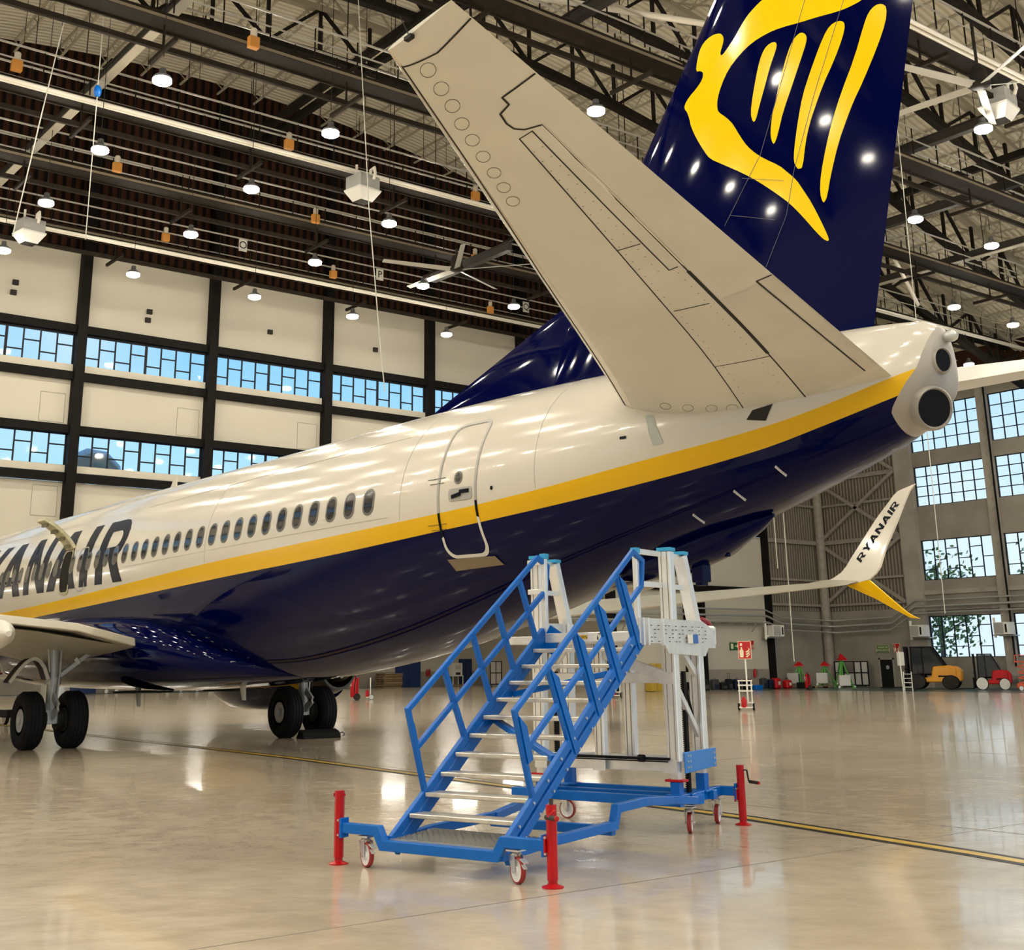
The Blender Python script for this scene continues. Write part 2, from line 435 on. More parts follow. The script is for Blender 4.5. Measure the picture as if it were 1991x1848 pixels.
for i, X in enumerate(CATX):
    o = cw0 if i == 0 else cw0.copy()
    if i: COL.objects.link(o)
    o.location = (X, 0, 19.0)
for i, X in enumerate((-3.05, 9.5, 27.9, 45.8)):
    o = pr0 if i == 0 else pr0.copy()
    if i: COL.objects.link(o)
    o.location = (X, 0, 18.75)
# monorail beams across, under the catwalks
mono = mat('monorail_steel', (.06,.056,.05), .45, .3); monol = mat('monorail_flange', (.62,.58,.48), .4, .3)
def monorail(Y, x0, x1, z, light):
    M = MB(); M.bar((x0,Y,z), (x1,Y,z), .16, .30, 0); M.bar((x0,Y,z-.17), (x1,Y,z-.17), .30, .045, 1 if light else 0); M.bar((x0,Y,z+.16), (x1,Y,z+.16), .26, .04, 0)
    return struct(M.build('monorail_beam', [mono, monol]))
monorail(.85, -2.3, 26, 19.9, 1); monorail(27.0, 14, 34, 19.9, 0); monorail(40.4, 6, 40, 19.9, 1); monorail(33.4, 10, 36, 19.9, 0); monorail(10.5, 20, 36, 19.9, 0); monorail(18.2, 3.0, 8.4, 17.85, 0)
mm_ = MB(); mm_.tube((20.3,7.6,20.2), (24.9,20.5,20.2), .10, 10); mm_.tube((17.5,28.6,20.4), (12.0,41.0,18.4), .09, 10); struct(mm_.build('pipe_run', pipew))

# ------------------------------------------------------------------ far wall (white bays, black frame, two window rows)
BAY = 6.15; C0 = 5.93
glassm = glass_mat('window_glass')
wl = MB()
for z0, z1 in ((9.65, 11.2) , (15.85, 19.2)): pass
NB0, NB1 = -6, 6                      # bay k lies between column k and k+1
def colY(k): return C0+BAY*k if k < 7 else 50.25
wallL = MB()
ya, yb_ = colY(NB0), 50.3
for z0, z1 in ((5.6, 9.05), (11.23, 13.45), (15.85, 19.2)): wallL.box((XW-.25, ya, z0), (XW, yb_, z1))
wallL.box((XW-.25, 36.8, 0), (XW, yb_, 5.6)); wallL.box((XW-.25, YL, 0), (XW, ya, 19.2)); wallL.box((XW-.25, 50.3, 18.0), (XW, YR, 19.2))
wallo = wallL.build('wall_left', panel); struct(wallo)
MB().box((XW-.2, 44, 0), (XW+.02, 50.2, 1.14)).build('wall_skirting', wains, wallo)
top = MB(); n = 40
top.add([(XW-.1, YL+(YR-YL)*i/n, z) for i in range(n+1) for z in (19.2, zc(YL+(YR-YL)*i/n)+.1)], [(2*i, 2*i+2, 2*i+3, 2*i+1) for i in range(n)])
top.build('wall_upper_sheeting', browncor, wallo)
fr = MB()
for k in range(NB0, 7):
    y = colY(k); fr.box((XW, y-.02, 0 if y > 36 else 5.3), (XW+.42, y+.40, zc(y)-1.2))
for y in (44.15, 50.2): fr.box((XW, y-.1, 0), (XW+.35, y+.2, zc(y)-1.2))
for z in (5.6, 9.06, 13.42, 15.5, 11.1, 19.15): fr.box((XW, ya, z), (XW+.26, yb_, z+(.35 if z not in (19.15,) else .12)))
fr.build('wall_frame', colm, wallo)
sl = MB()
for z in (9.45, 13.80): sl.box((XW-.2, ya, z), (XW+.12, yb_, z+.30))
sl.build('wall_sill', panel, wallo)
wframe = mat('window_bar', (.02,.022,.026), .5)
def win_far(z0, z1):
    M = MB(); w = BAY-.45; n = 8; d = .07
    M.bar((0,0,z0), (0,w,z0), .08, .10); M.bar((0,0,z1), (0,w,z1), .08, .14)
    for i in range(n+1):
        y = w*i/n; M.bar((0,y,z0), (0,y,z1), .06 if i != 4 else .11, .06)
        if i < n:
            zz = z1-(z1-z0)*(.66 if i % 2 == 0 else .36); M.bar((0,y,zz), (0,y+w/n,zz), .05, .055)
    f = M.build('window_1', wframe); 
    g = MB().add([(-.02,0,z0), (-.02,w,z0), (-.02,w,z1), (-.02,0,z1)], [(0,1,2,3)]).build('window_pane', glassm, f)
    return struct(f)
wn = 1
for z0, z1 in ((13.98, 15.48), (9.72, 11.12)):
    f0 = win_far(z0, z1)
    for k in range(NB0, 6):
        f = f0 if k == NB0 else copy_tree(f0)
        f.name = 'window_%d' % wn; wn += 1; f.location = (XW-.02, colY(k)+.42, 0)
hp = MB(); hatchm = mat('panel_hatch_line', (.30,.28,.22), .7)
for k in range(-3, 5):
    y = colY(k)+4.9
    for z in (11.55, 7.6): hp.bars([(XW+.01,y,z),(XW+.01,y+1.05,z),(XW+.01,y+1.05,z+1.25),(XW+.01,y,z+1.25),(XW+.01,y,z)], .01, .02)
hp.build('panel_hatches', hatchm, wallo)
# ------------------------------------------------------------------ low annex behind the far wall
an = MB(); an.box((XA-.2, -20, 1.06), (XA, 48.5, 5.9)); an.box((XA, -20.2, 0), (XW-.25, -20, 5.9)); an.box((XA, 48.5, 0), (XW-.25, 48.7, 5.9))
ano = an.build('wall_annex', panel); struct(ano)
MB().box((XA-.2, -20, 5.6), (XW-.25, 48.5, 5.9)).build('annex_ceiling', panel, ano)
MB().box((XA-.22, -20, 0), (XA+.03, 48.5, 1.06)).build('wall_skirting', wains, ano)
# ------------------------------------------------------------------ grey right wall with glazed bays
rw = MB(); XB = .35; PB = 5.42
def bx(k): return .93+PB*k
ks = list(range(0, 12))
for k in ks:
    x0 = bx(k); x1 = x0+4.82
    for z0, z1 in ((0, 1.72), (4.1, 6.2), (8.57, 10.63), (13.04, 13.95), (16.75, 17.6)): rw.box((x0, YR, z0), (x1, YR+.25, z1))
rwo = rw.build('wall_right', concrete); struct(rwo)
cc = MB(); conc2 = mat('concrete_frame', (.33,.30,.25), .8, var=.2, vscale=.8)
cc.box((-.25, YR-.25, 0), (.93, YR+.3, 17.6))
for k in ks: cc.box((bx(k)+4.82, YR-.22, 0), (bx(k)+PB, YR+.3, 17.6))
for z in (5.35, 4.42): cc.box((-.2, YR-.12, z), (XF, YR, z+.25))
cc.build('wall_pier', conc2, rwo)
ln = MB()                                  # lattice posts beside the piers
for k in range(0, 4):
    x0 = bx(k)+PB-.28
    for z in range(2, 26):
        zz = z*.66; ln.bar((x0, YR-.3, zz), (x0+.26, YR-.3, zz+.33), .02, .02, 1); ln.bar((x0+.26, YR-.3, zz+.33), (x0, YR-.3, zz+.66), .02, .02, 1)
    ln.bar((x0+.30, YR-.3, 1.2), (x0+.30, YR-.3, 17.4), .08, .08, 0)
ln.build('wall_lattice', [colm, beam_g], rwo)
up = MB(); n = 20
up.add([(XW+(XF-XW)*i/n, YR+.05, z) for i in range(n+1) for z in (17.6, zc(YR)+.1)], [(2*i, 2*i+2, 2*i+3, 2*i+1) for i in range(n)])
up.build('wall_upper_sheeting', browncor, rwo)
def win_right(z0, z1, kind):
    M = MB(); w = 4.72; n = 6
    M.bar((0,0,z0), (w,0,z0), .10, .08); M.bar((0,0,z1), (w,0,z1), .10, .10)
    for i in range(n+1):
        x = w*i/n; M.bar((x,0,z0), (x,0,z1), .055, .06)
        if i < n and kind:
            for q in ((.24, .74) if i % 2 == 0 else (.5,)): M.bar((x,0,z1-(z1-z0)*q), (x+w/n,0,z1-(z1-z0)*q), .05, .05)
    if not kind:
        for j in range(1, 4): M.bar((0,0,z0+(z1-z0)*j/4), (w,0,z0+(z1-z0)*j/4), .05, .05)
    f = M.build('window_1', wframe); MB().add([(0,.02,z0), (w,.02,z0), (w,.02,z1), (0,.02,z1)], [(0,1,2,3)]).build('window_pane', glassm, f)
    return struct(f)
for z0, z1, kd in ((13.95, 16.75, 0), (10.63, 13.04, 0), (6.2, 8.57, 1), (1.72, 4.1, 1)):
    f0 = win_right(z0, z1, kd)
    for k in ks:
        f = f0 if k == 0 else copy_tree(f0)
        f.name = 'window_%d' % wn; wn += 1; f.location = (bx(k)+.05, YR+.1, 0)
# corner: corrugated sheeting on steel framing with bracing
co = MB(); co.box((XW, YR-.02, 4.6), (-.25, YR+.2, 17.6)); coo = co.build('wall_corner', greycor); struct(coo)
MB().box((XW-.2, 50.4, 4.6), (XW+.02, YR, 18.2)).build('wall_corner_side', greycorL, coo)
cl = MB(); cl.box((XW, YR-.03, 0), (-.25, YR+.2, 4.6)); cl.box((XW-.2, 50.4, 0), (XW+.03, YR, 4.6)); cl.build('wall_corner_base', concrete, coo)
cb = MB(); yq = YR-.15; xl, xr = XW+.2, -.3
for z in (5.0, 8.95, 11.3, 13.0, 6.55, 15.6): cb.bar((xl,yq,z), (xr,yq,z), .16, .26 if z in (8.95, 13.0) else .14); cb.bar((XW+.14,50.6,z-(.0)), (XW+.14,YR,z), .16, .26 if z in (8.95, 13.0) else .14)
for a, b_ in ((5.0, 8.9), (9.0, 13.0), (13.1, 17.2)):
    cb.bar((xl,yq-.1,a), (xr,yq-.1,b_), .16, .2); cb.bar((xl,yq-.1,b_), (xr,yq-.1,a), .16, .2)
cb.build('wall_bracing', beam_g, coo)
cp = MB(); cp.tube((XW+.35, YR-.4, 0), (XW+.35, YR-.4, 17), .30, 16); cp.build('wall_corner_post', beam_g, coo)
# left side wall and the wall above the open hangar door behind the viewer
ls = MB()
for z0, z1 in ((0, 9.0), (12.0, 21)): ls.box((XW, YL-.25, z0), (XF, YL, z1))
for k in range(13): ls.box((XW+6*k-.2, YL-.25, 9), (XW+6*k+.3, YL+.2, 12))
struct(ls.build('wall_side', panel))
dw = MB(); dw.box((XF, YL, 13), (XF+.3, YR, 27)); struct(dw.build('wall_front', panel))
gr = MB().box((XF+1, -120, -.3), (220, 160, -.02)).build('ground', mat('apron_concrete', (.42,.41,.39), .8, var=.1)); struct(gr)
g2 = MB(); g2.box((-120, YR+1, -.3), (XF+1, 160, -.02)); g2.box((-160, -120, -.3), (XA-1, YR+1, -.02)); g2.build('ground', MATS['apron_concrete']); struct(bpy.data.objects['ground.001'])
# ================================================================== THE AIRLINER (nose at x=0, tail aft along +X, port side -Y)
PLANE = thing('airliner', 'white, yellow and navy twin-jet airliner with a gold harp on its navy tail fin', 'airplane')
ST = [(0,2.55,2.95,.10,2.75),(0.6,2.1,3.5,.62,2.8),(1.5,1.75,3.95,.98,2.85),(3,1.42,4.75,1.42,3.05),(4.5,1.28,5.20,1.70,3.2),(6.5,1.22,5.33,1.85,3.35),(8.5,1.22,5.36,1.88,3.40),
(14,1.24,5.40,1.88,3.44),(19.6,1.27,5.44,1.88,3.48),(23,1.27,5.44,1.88,3.51),(25.4,1.32,5.44,1.88,3.53),(27.5,1.51,5.45,1.85,3.58),(29,1.72,5.455,1.80,3.64),(30.8,2.07,5.44,1.68,3.74),
(32.3,2.42,5.41,1.52,3.86),(33.8,2.78,5.36,1.30,4.0),(35.5,3.20,5.28,1.00,4.17),(36.5,3.49,5.225,.78,4.28),(37.2,3.70,5.18,.60,4.36),(37.7,3.88,5.13,.44,4.42),(38.0,4.05,5.08,.31,4.46),(38.14,4.18,4.99,.22,4.50)]
def mono_t(xs, ys_):
    n = len(xs); h = [xs[i+1]-xs[i] for i in range(n-1)]; d = [(ys_[i+1]-ys_[i])/h[i] for i in range(n-1)]; mm = [0]*n
    for i in range(1, n-1):
        if d[i-1]*d[i] > 0:
            w1 = 2*h[i]+h[i-1]; w2 = h[i]+2*h[i-1]; mm[i] = (w1+w2)/(w1/d[i-1]+w2/d[i])
    mm[0] = d[0]; mm[-1] = d[-1]; return mm
SXS = [r[0] for r in ST]; SM = [mono_t(SXS, [r[k] for r in ST]) for k in range(1, 5)]
def herm(xs, ys_, mm, x):
    x = min(max(x, xs[0]), xs[-1]); i = 0
    while i < len(xs)-2 and x > xs[i+1]: i += 1
    h = xs[i+1]-xs[i]; t_ = (x-xs[i])/h
    return (2*t_**3-3*t_*t_+1)*ys_[i]+(t_**3-2*t_*t_+t_)*h*mm[i]+(-2*t_**3+3*t_*t_)*ys_[i+1]+(t_**3-t_*t_)*h*mm[i+1]
def station(x): return [herm(SXS, [r[k] for r in ST], SM[k-1], x) for k in range(1, 5)]
def curve(P):
    xs = [p[0] for p in P]; ys_ = [p[1] for p in P]; mm = mono_t(xs, ys_)
    return lambda x: herm(xs, ys_, mm, x)
STU = curve([(0,2.6),(6,2.72),(12,2.87),(15.07,2.96),(19.31,3.12),(24.27,3.33),(28.49,3.46),(31.24,3.58),(32.63,3.68),(34.62,3.89),(36.27,4.09),(37.01,4.24),(37.58,4.40),(38.14,4.57)])
STL = curve([(0,2.35),(6,2.45),(12,2.58),(15,2.70),(19,2.84),(24.22,3.03),(28.44,3.18),(31.18,3.34),(32.56,3.44),(34.54,3.63),(36.21,3.86),(36.96,4.03),(37.81,4.26),(38.14,4.37)])
def ring_pt(x, th):
    zb_, zt_, w, zc_ = station(x); c_ = math.cos(th)
    return (x, -w*math.sin(th), zc_+((zt_-zc_) if c_ > 0 else (zc_-zb_))*c_)
def th_of(x, z):
    zb_, zt_, w, zc_ = station(x); h = (zt_-zc_) if z > zc_ else (zc_-zb_)
    return math.acos(max(-1, min(1, (z-zc_)/h)))
def skin(x, z, off=.004):
    th = th_of(x, z); p = ring_pt(x, th); zb_, zt_, w, zc_ = station(x); h = (zt_-zc_) if z > zc_ else (zc_-zb_)
    n = Vector((0, -math.sin(th)/w, math.cos(th)/h)).normalized()
    return Vector(p)+n*off
def xb_(z): return 37.67 if z < 4.1 else (37.67+(z-4.1)/.44*.33 if z < 4.54 else min(38.12, 38.0+(z-4.54)*.30))
def ring_th(x, NU=16, NL=13):
    tu, tl = th_of(x, STU(x)), th_of(x, STL(x))
    T = [tu*i/NU for i in range(NU)]+[tu, tu*.5+tl*.5]+[tl+(math.pi-tl)*i/NL for i in range(NL+1)]
    B = [0]*NU+[1, 1]+[2]*NL
    return T, B
p_white = mat('aircraft_white', (.61,.57,.49), .16, var=.03, vscale=.4, coat=.25)
p_yel = mat('aircraft_yellow', (.72,.42,.003), .2, spec=.3)
p_navy = mat('aircraft_navy', (.0003,.0014,.036), .05, spec=.11)
p_gold = mat('harp_gold', (.90,.58,.0), .12, spec=.25)
p_grey = mat('tail_cone_metal', (.34,.315,.285), .42, .3, var=.12)
p_wing = mat('stabilizer_grey', (.61,.59,.515), .42, var=.07, vscale=.9)
p_wing2 = mat('stabilizer_grey_worn', (.56,.535,.465), .45, var=.12, vscale=1.4)
p_line = mat('panel_gap', (.035,.033,.03), .7); p_seam2 = mat('panel_seam', (.20,.185,.15), .6)
p_polish = mat('polished_edge', (.66,.60,.50), .25, .45)
p_letter = mat('letter_navy', (.004,.005,.010), .3)
mats3 = [p_white, p_yel, p_navy]
xs = [0,.08,.2,.35,.6,.9,1.2,1.6,2,2.5,3,3.6,4.3,5,6,7,8.5]+[10+1.0*i for i in range(13)]+[22.5+.5*i for i in range(13)]+[28.75+.25*i for i in range(34)]
xs = [x for x in xs if x < 37.05]
def ring_full(pts, bands):
    P = list(pts)+[(p[0], -p[1], p[2]) for p in pts[-2:0:-1]]
    return P, list(bands)+list(bands)[::-1]
M = MB(); prev = None
def add_ring(M, P, B, mmap=lambda b_: b_):
    n0 = len(M.v); M.v += P; n = len(P)
    if n0 >= n:
        for k in range(n):
            j = (k+1) % n; M.f.append([n0-n+k, n0-n+j, n0+j, n0+k]); M.m.append(mmap(B[k]))
for x in xs:
    T, B = ring_th(x); P, BB = ring_full([ring_pt(x, a) for a in T], B); add_ring(M, P, BB)
x0 = xs[-1]
for i in range(1, 9):                                   # shear the last section to the slanted tail-cone joint
    pts = []; T, B = ring_th(x0+(37.8-x0)*i/8)
    for j in range(len(T)):
        x = x0
        for _ in range(8):
            T2, _b = ring_th(x); q = ring_pt(x, T2[j]); x = x0+(xb_(q[2])-x0)*i/8
        pts.append(ring_pt(x, ring_th(x)[0][j]))
    P, BB = ring_full(pts, B); add_ring(M, P, BB)
last = pts
M.f.append(list(range(len(P)))); M.m.append(0)
M.build('fuselage', mats3, PLANE, smooth=60)
# tail cone
M = MB(); B = [0]*len(B)
P, BB = ring_full(last, B); add_ring(M, P, BB)
for i in range(1, 6):
    pts = []
    for j in range(len(last)):
        xe = 38.14; x = last[j][0]+(xe-last[j][0])*i/5; x = max(x, last[j][0]+.001*i); T2, _b = ring_th(min(x, 38.14)); q = ring_pt(min(x, 38.14), T2[j]); pts.append((x, q[1], q[2]))
    P, BB = ring_full(pts, B); add_ring(M, P, BB)
cx_ = [sum(p[k] for p in P)/len(P) for k in range(3)]
for s_, dx in ((.72, .035), (.4, .05)):
    add_ring(M, [(p[0]+dx, cx_[1]+(p[1]-cx_[1])*s_, cx_[2]+(p[2]-cx_[2])*(s_+.1)) for p in P], BB)
M.f.append(list(range(len(M.v)-len(P), len(M.v))));  M.m.append(0)
tcone = M.build('tail_cone', p_grey, PLANE, smooth=50)
dkhole = mat('exhaust_dark', (.012,.012,.014), .35, .4)
def oval(c, nrm, rx, rz, name, up=(0,0,1)):
    d = Vector(nrm).normalized(); a = Vector(up).cross(d).normalized(); b_ = d.cross(a); M = MB(); c = Vector(c); n = 28
    def rg(s, o): return [c+d*o+a*(rx*s*math.cos(2*math.pi*k/n))+b_*(rz*s*math.sin(2*math.pi*k/n)) for k in range(n)]
    M.loft([rg(1.22, -.14), rg(1.15, .0), rg(1.04, .03), rg(.96, .01)], True, False, 0); M.loft([rg(.96, .01), rg(.9, -.06)], True, True, 1)
    return M.build(name, [p_grey, dkhole], PLANE, smooth=40)
oval((38.075,-.20,4.09), (.78,-.58,-.24), .175, .205, 'exhaust_outlet')
oval((38.205,-.155,4.585), (.86,-.51,-.0), .085, .125, 'cooling_outlet')
M = MB(); M.tube((38.05,0,4.86), (38.17,0,4.865), .055, 14, 0); M.lathe([(.05,0),(.062,.03),(.065,.08),(.055,.12),(.02,.15)], (38.17,0,4.865), (1,0,.05), 16, 1)
M.build('tail_light', [p_grey, mat('lamp_glass', (.55,.57,.55), .1, .6)], PLANE, smooth=40)

# ---- wing-body fairing
def sup(x, w, z0, z1, n=40, e=2.6):
    zm = z0+(z1-z0)*.52; out = []
    for k in range(n):
        a = 2*math.pi*k/n; c_, s_ = math.cos(a), math.sin(a)
        out.append((x, math.copysign(abs(s_)**(2/e), s_)*w, zm+math.copysign(abs(c_)**(2/e), c_)*((z1-zm) if c_ > 0 else (zm-z0))))
    return out
M = MB().loft([sup(*q) for q in ((10.6,.9,1.22,1.8),(11.6,1.55,1.14,2.35),(13,1.94,1.08,2.7),(15,2.04,1.05,2.85),(18,2.05,1.05,2.85),(20,2.04,1.06,2.78),(21.4,1.98,1.10,2.62),(22.6,1.80,1.15,2.35),(23.6,1.50,1.21,2.0),(24.5,1.05,1.27,1.72),(25.1,.5,1.33,1.5))], True, True)
M.build('belly_fairing', p_navy, PLANE, smooth=60)

# ---- cabin windows, doors, hatch, lettering on the port side
wrim = mat('window_rim', (.16,.15,.13), .4, .5); wpane = mat('window_pane', (.015,.015,.016), .12, coat=.4)
def rrect(cx, cz, w, h, r, n=5):
    out = []
    for (sx_, sz, a0) in ((1,1,0),(-1,1,90),(-1,-1,180),(1,-1,270)):
        for k in range(n+1):
            a = R_(a0+90*k/n); out.append((cx+sx_*(w/2-r)+r*math.cos(a), cz+sz*(h/2-r)+r*math.sin(a)))
    return out
def ringdecal(outer, inner, off, mi=None):
    n = len(outer); M = MB(); vs = [skin(*p, off) for p in outer]+[skin(*p, off) for p in inner]
    return M.add(vs, [(k, (k+1) % n, n+(k+1) % n, n+k) for k in range(n)], mi if mi else 0)
base = [PLANE]
nwin = 46
for i in range(nwin):
    x = 29.53-.508*i; z = 3.79+.0105*(x-19.6)
    if 16.6 < x < 16.0: continue
    o = ringdecal(rrect(x, z, .285, .40, .13), rrect(x, z, .215, .325, .10), .006).build('cabin_window', wrim, PLANE)
    drape([rrect(x, z, .225, .335, .10)], lambda u, v: skin(u, v, .0045), .12).build('pane', wpane, o, smooth=180)
dgrey = mat('door_outline_grey', (.36,.35,.32), .4); dlight = mat('door_outline_pale', (.62,.60,.55), .4)
def outline(cx, cz, w, h, r, lw, off, name, parent):
    O_ = []; I_ = []
    for P_, ww in ((O_, 0), (I_, lw)):
        base_ = rrect(cx, cz, w-2*ww, h-2*ww, r-ww*.5, 8)
        for k in range(len(base_)):                    # refine long sides so the strip follows the skin
            a, b_ = base_[k], base_[(k+1) % len(base_)]
            ln_ = math.dist(a, b_); nn = 14 if ln_ > .3*h else 1
            for q in range(nn): P_.append((a[0]+(b_[0]-a[0])*q/nn, a[1]+(b_[1]-a[1])*q/nn))
    ms = []
    for k in range(len(O_)):
        x, z = O_[k]; ms.append(0 if z > STU(x) else (1 if z > STL(x) else 2))
    return ringdecal(O_, I_, off, ms).build(name, [dgrey, p_letter, dlight], parent)
dz0, dz1 = 2.955, 4.86
door = outline(31.54, (dz0+dz1)/2, .80, dz1-dz0, .17, .045, .007, 'passenger_door', PLANE)
M = drape([rrect(31.62, 3.80, .47, .17, .05)], lambda u, v: skin(u, v, .008), .1); M.build('handle_recess', dgrey, door)
M = MB(); M.bar(skin(31.46,3.77,.014), skin(31.64,3.80,.02), .02, .05, 0, (0,0,1)); M.bar(skin(31.62,3.83,.014), skin(31.80,3.83,.02), .02, .05); M.build('handle', p_letter, door)
drape([rrect(31.57, 4.03, .16, .18, .078)], lambda u, v: skin(u, v, .008), .1).build('door_window', wrim, door)
drape([rrect(31.57, 4.03, .11, .125, .055)], lambda u, v: skin(u, v, .010), .1).build('door_window', wpane, door)
drape([[(31.10,2.955),(31.96,2.955),(32.02,2.84),(31.16,2.80)]], lambda u, v: skin(u, v, .012), .2).build('scuff_plate', mat('scuff_bronze', (.22,.17,.11), .5, .4), door)
for z in (4.06, 3.42):
    M = MB()
    for a, b_, c_, d_ in ((30.92,31.30,z,z),(30.98,31.28,z-.07,z-.07)): M.bar(skin(a,c_,.006), skin(b_,d_,.006), .004, .006)
    M.build('door_hinge', p_line, door)
drape([rrect(32.23, 3.82, .045, .055, .02)], lambda u, v: skin(u, v, .006), .1).build('skin_vent', p_letter, PLANE)
drape([rrect(34.43, 4.21, .10, .035, .01)], lambda u, v: skin(u, v, .006), .1).build('skin_vent', p_letter, PLANE)
for a, b_ in (((36.27,3.68),(36.31,3.58)),((35.66,3.47),(35.69,3.37)),((35.0,3.26),(35.02,3.17))):
    MB().bar(skin(*a,.008), skin(*b_,.008), .035, .012, 0, (1,0,0)).build('skin_vane', dlight, PLANE)
# panel seams
seam = mat('skin_seam', (.45,.42,.36), .5)
M = MB()
for X in (33.0, 30.3, 24.2):
    T = [th_of(X, z) for z in [STU(X)+.02+(5.1-STU(X))*i/14 for i in range(15)]]
    M.bars([Vector(ring_pt(X, a))*1.0+Vector((0,-.0015,.001)) for a in T], .004, .006)
for z in (3.52, 4.75):
    M.bars([skin(20.5+.5*i, z+.0105*(.5*i), .001) for i in range(20)], .004, .005)
M.build('skin_seam', seam, PLANE)
# RYANAIR titles
CAPH = 1.34
def title(u, v): return skin(u, v, .0035)
TX = [('R', 8.75, 1.45), ('Y', 10.35, 1.75), ('A', 12.05, 1.85), ('N', 14.15, 1.5), ('A', 15.82, 1.85), ('I', 17.92, .48), ('R', 18.85, 1.48)]
polys = []
for ch, x, w in TX:
    P, lw = LET[ch]; polys += [[(x+p[0]/lw*w, 3.235+p[1]*CAPH) for p in poly] for poly in P]
drape(polys, title, .14).build('title_lettering', p_letter, PLANE, smooth=180)
# over-wing exits: the forward one is open, its hatch swung up
M = drape([rrect(16.96, 3.63, .52, .92, .13)], lambda u, v: skin(u, v, .007), .12).build('exit_opening', mat('opening_dark', (.02,.018,.014), .8), PLANE)
ringdecal(rrect(16.96, 3.63, .62, 1.02, .16, 8), rrect(16.96, 3.63, .50, .90, .12, 8), .009).build('exit_frame', mat('exit_frame_paint', (.40,.36,.22), .5), M)
ringdecal(rrect(17.95, 3.63, .56, .96, .15, 8), rrect(17.95, 3.63, .51, .91, .13, 8), .006).build('emergency_exit', dgrey, PLANE)
hm = mat('hatch_inner', (.50,.46,.30), .55, var=.25, vscale=6); M = MB(); hx0, hx1 = 16.72, 17.22
arc = []
for k in range(9):
    t_ = k/8; arc.append((-1.80-.42*t_-.30*t_*t_, 4.13+.72*t_-.12*t_*t_))
for k in range(8):
    (y0_, z0_), (y1_, z1_) = arc[k], arc[k+1]; n_ = Vector((0, z1_-z0_, -(y1_-y0_))).normalized()*.07
    M.add([(hx0,y0_,z0_),(hx1,y0_,z0_),(hx1,y1_,z1_),(hx0,y1_,z1_)]+[(hx0,y0_+n_.y,z0_+n_.z),(hx1,y0_+n_.y,z0_+n_.z),(hx1,y1_+n_.y,z1_+n_.z),(hx0,y1_+n_.y,z1_+n_.z)], [(0,1,2,3),(7,6,5,4),(0,4,5,1),(1,5,6,2),(2,6,7,3),(3,7,4,0)])
h_ = M.build('exit_hatch', hm, PLANE, smooth=40)
M = MB()
for k in (1,3,5,7):
    y_, z_ = arc[k]; M.cbox((16.97, y_-.01, z_-.03), (.34,.05,.06))
M.build('latch', mat('latch_olive', (.16,.14,.07), .6), h_)
# aerial, drain masts, tail skid, tail-compartment bulge
M = MB(); M.prism([(18.1,-.012,5.38),(18.55,-.012,5.38),(18.55,-.012,5.74),(18.42,-.012,5.76)], (0,.024,0)); M.build('blade_aerial', p_white, PLANE)
for x, z, y in ((19.2,1.10,-.9),(22.7,1.27,-.25)):
    M = MB(); M.prism([(x-.16,y-.02,z+.12),(x+.10,y-.02,z+.12),(x+.15,y-.02,z-.36),(x+.05,y-.02,z-.36)], (0,.05,0)); M.build('drain_mast', p_wing, PLANE, bevel=.01)
M = MB().loft([[(x, w*math.sin(2*math.pi*k/20), zc2+h2*math.cos(2*math.pi*k/20)) for k in range(20)] for x, w, zc2, h2 in ((33.0,.05,2.62,.04),(33.5,.26,2.72,.16),(34.2,.36,2.84,.24),(34.9,.30,3.00,.22),(35.5,.12,3.16,.10),(35.7,.02,3.22,.02))], True, True)
M.build('belly_bulge', p_navy, PLANE, smooth=50)
M = MB(); M.cbox((34.50,0,2.62), (.19,.16,.24)); M.cbox((34.50,0,2.485), (.12,.12,.05)); M.bar((34.38,0,2.66), (34.15,0,2.78), .1, .1); M.prism([(34.55,-.03,2.80),(34.98,-.03,2.78),(34.98,-.03,2.83),(34.75,-.03,2.93),(34.55,-.03,2.93)], (0,.06,0))
M.build('tail_skid', p_navy, PLANE, bevel=.012)
M = MB(); M.ball((33.4,-.1,2.50), .5, 16, 0, (.75,.30,.14)); M.build('belly_scoop', mat('scoop_metal', (.42,.38,.31), .4, .5), PLANE, smooth=60)

# ---- vertical fin, dorsal fin, rudder, harp emblem
def foil(c):
    c = min(max(c, 0), 1)
    return (0.2969*math.sqrt(c)-0.126*c-0.3516*c*c+0.2843*c**3-0.1036*c**4)/0.1
def fin_le(z): return 33.83+.804*(z-8.32)
def fin_te(z): return 38.25+.253*(z-8.87)
def fin_h(x, z):
    a, b_ = fin_le(z), fin_te(z); return .048*(b_-a)*foil((x-a)/(b_-a))
CC = [0,.004,.012,.025,.045,.08,.13,.2,.3,.4,.5,.6,.68,.76,.84,.92,1]
def fin_ring(z, shrink=1.0):
    a, b_ = fin_le(z), fin_te(z); up_ = [(a+(b_-a)*c_, -(b_-a)*.048*foil(c_)*shrink-.002, z) for c_ in CC]
    return up_+[(p[0], -p[1], p[2]) for p in up_[-2:0:-1]]
M = MB(); rings = [fin_ring(z) for z in [5.0+.25*i for i in range(31)]]+[fin_ring(12.55, .4)]
M.loft(rings, True, True)
FIN = M.build('vertical_fin', [p_navy, p_white], PLANE, smooth=60)
me = FIN.data
for pl in me.polygons:
    ctr = pl.center
    if ctr.x < fin_le(ctr.z)+.05 and ctr.z > 6.6: pl.material_index = 1
M = MB(); rings = []
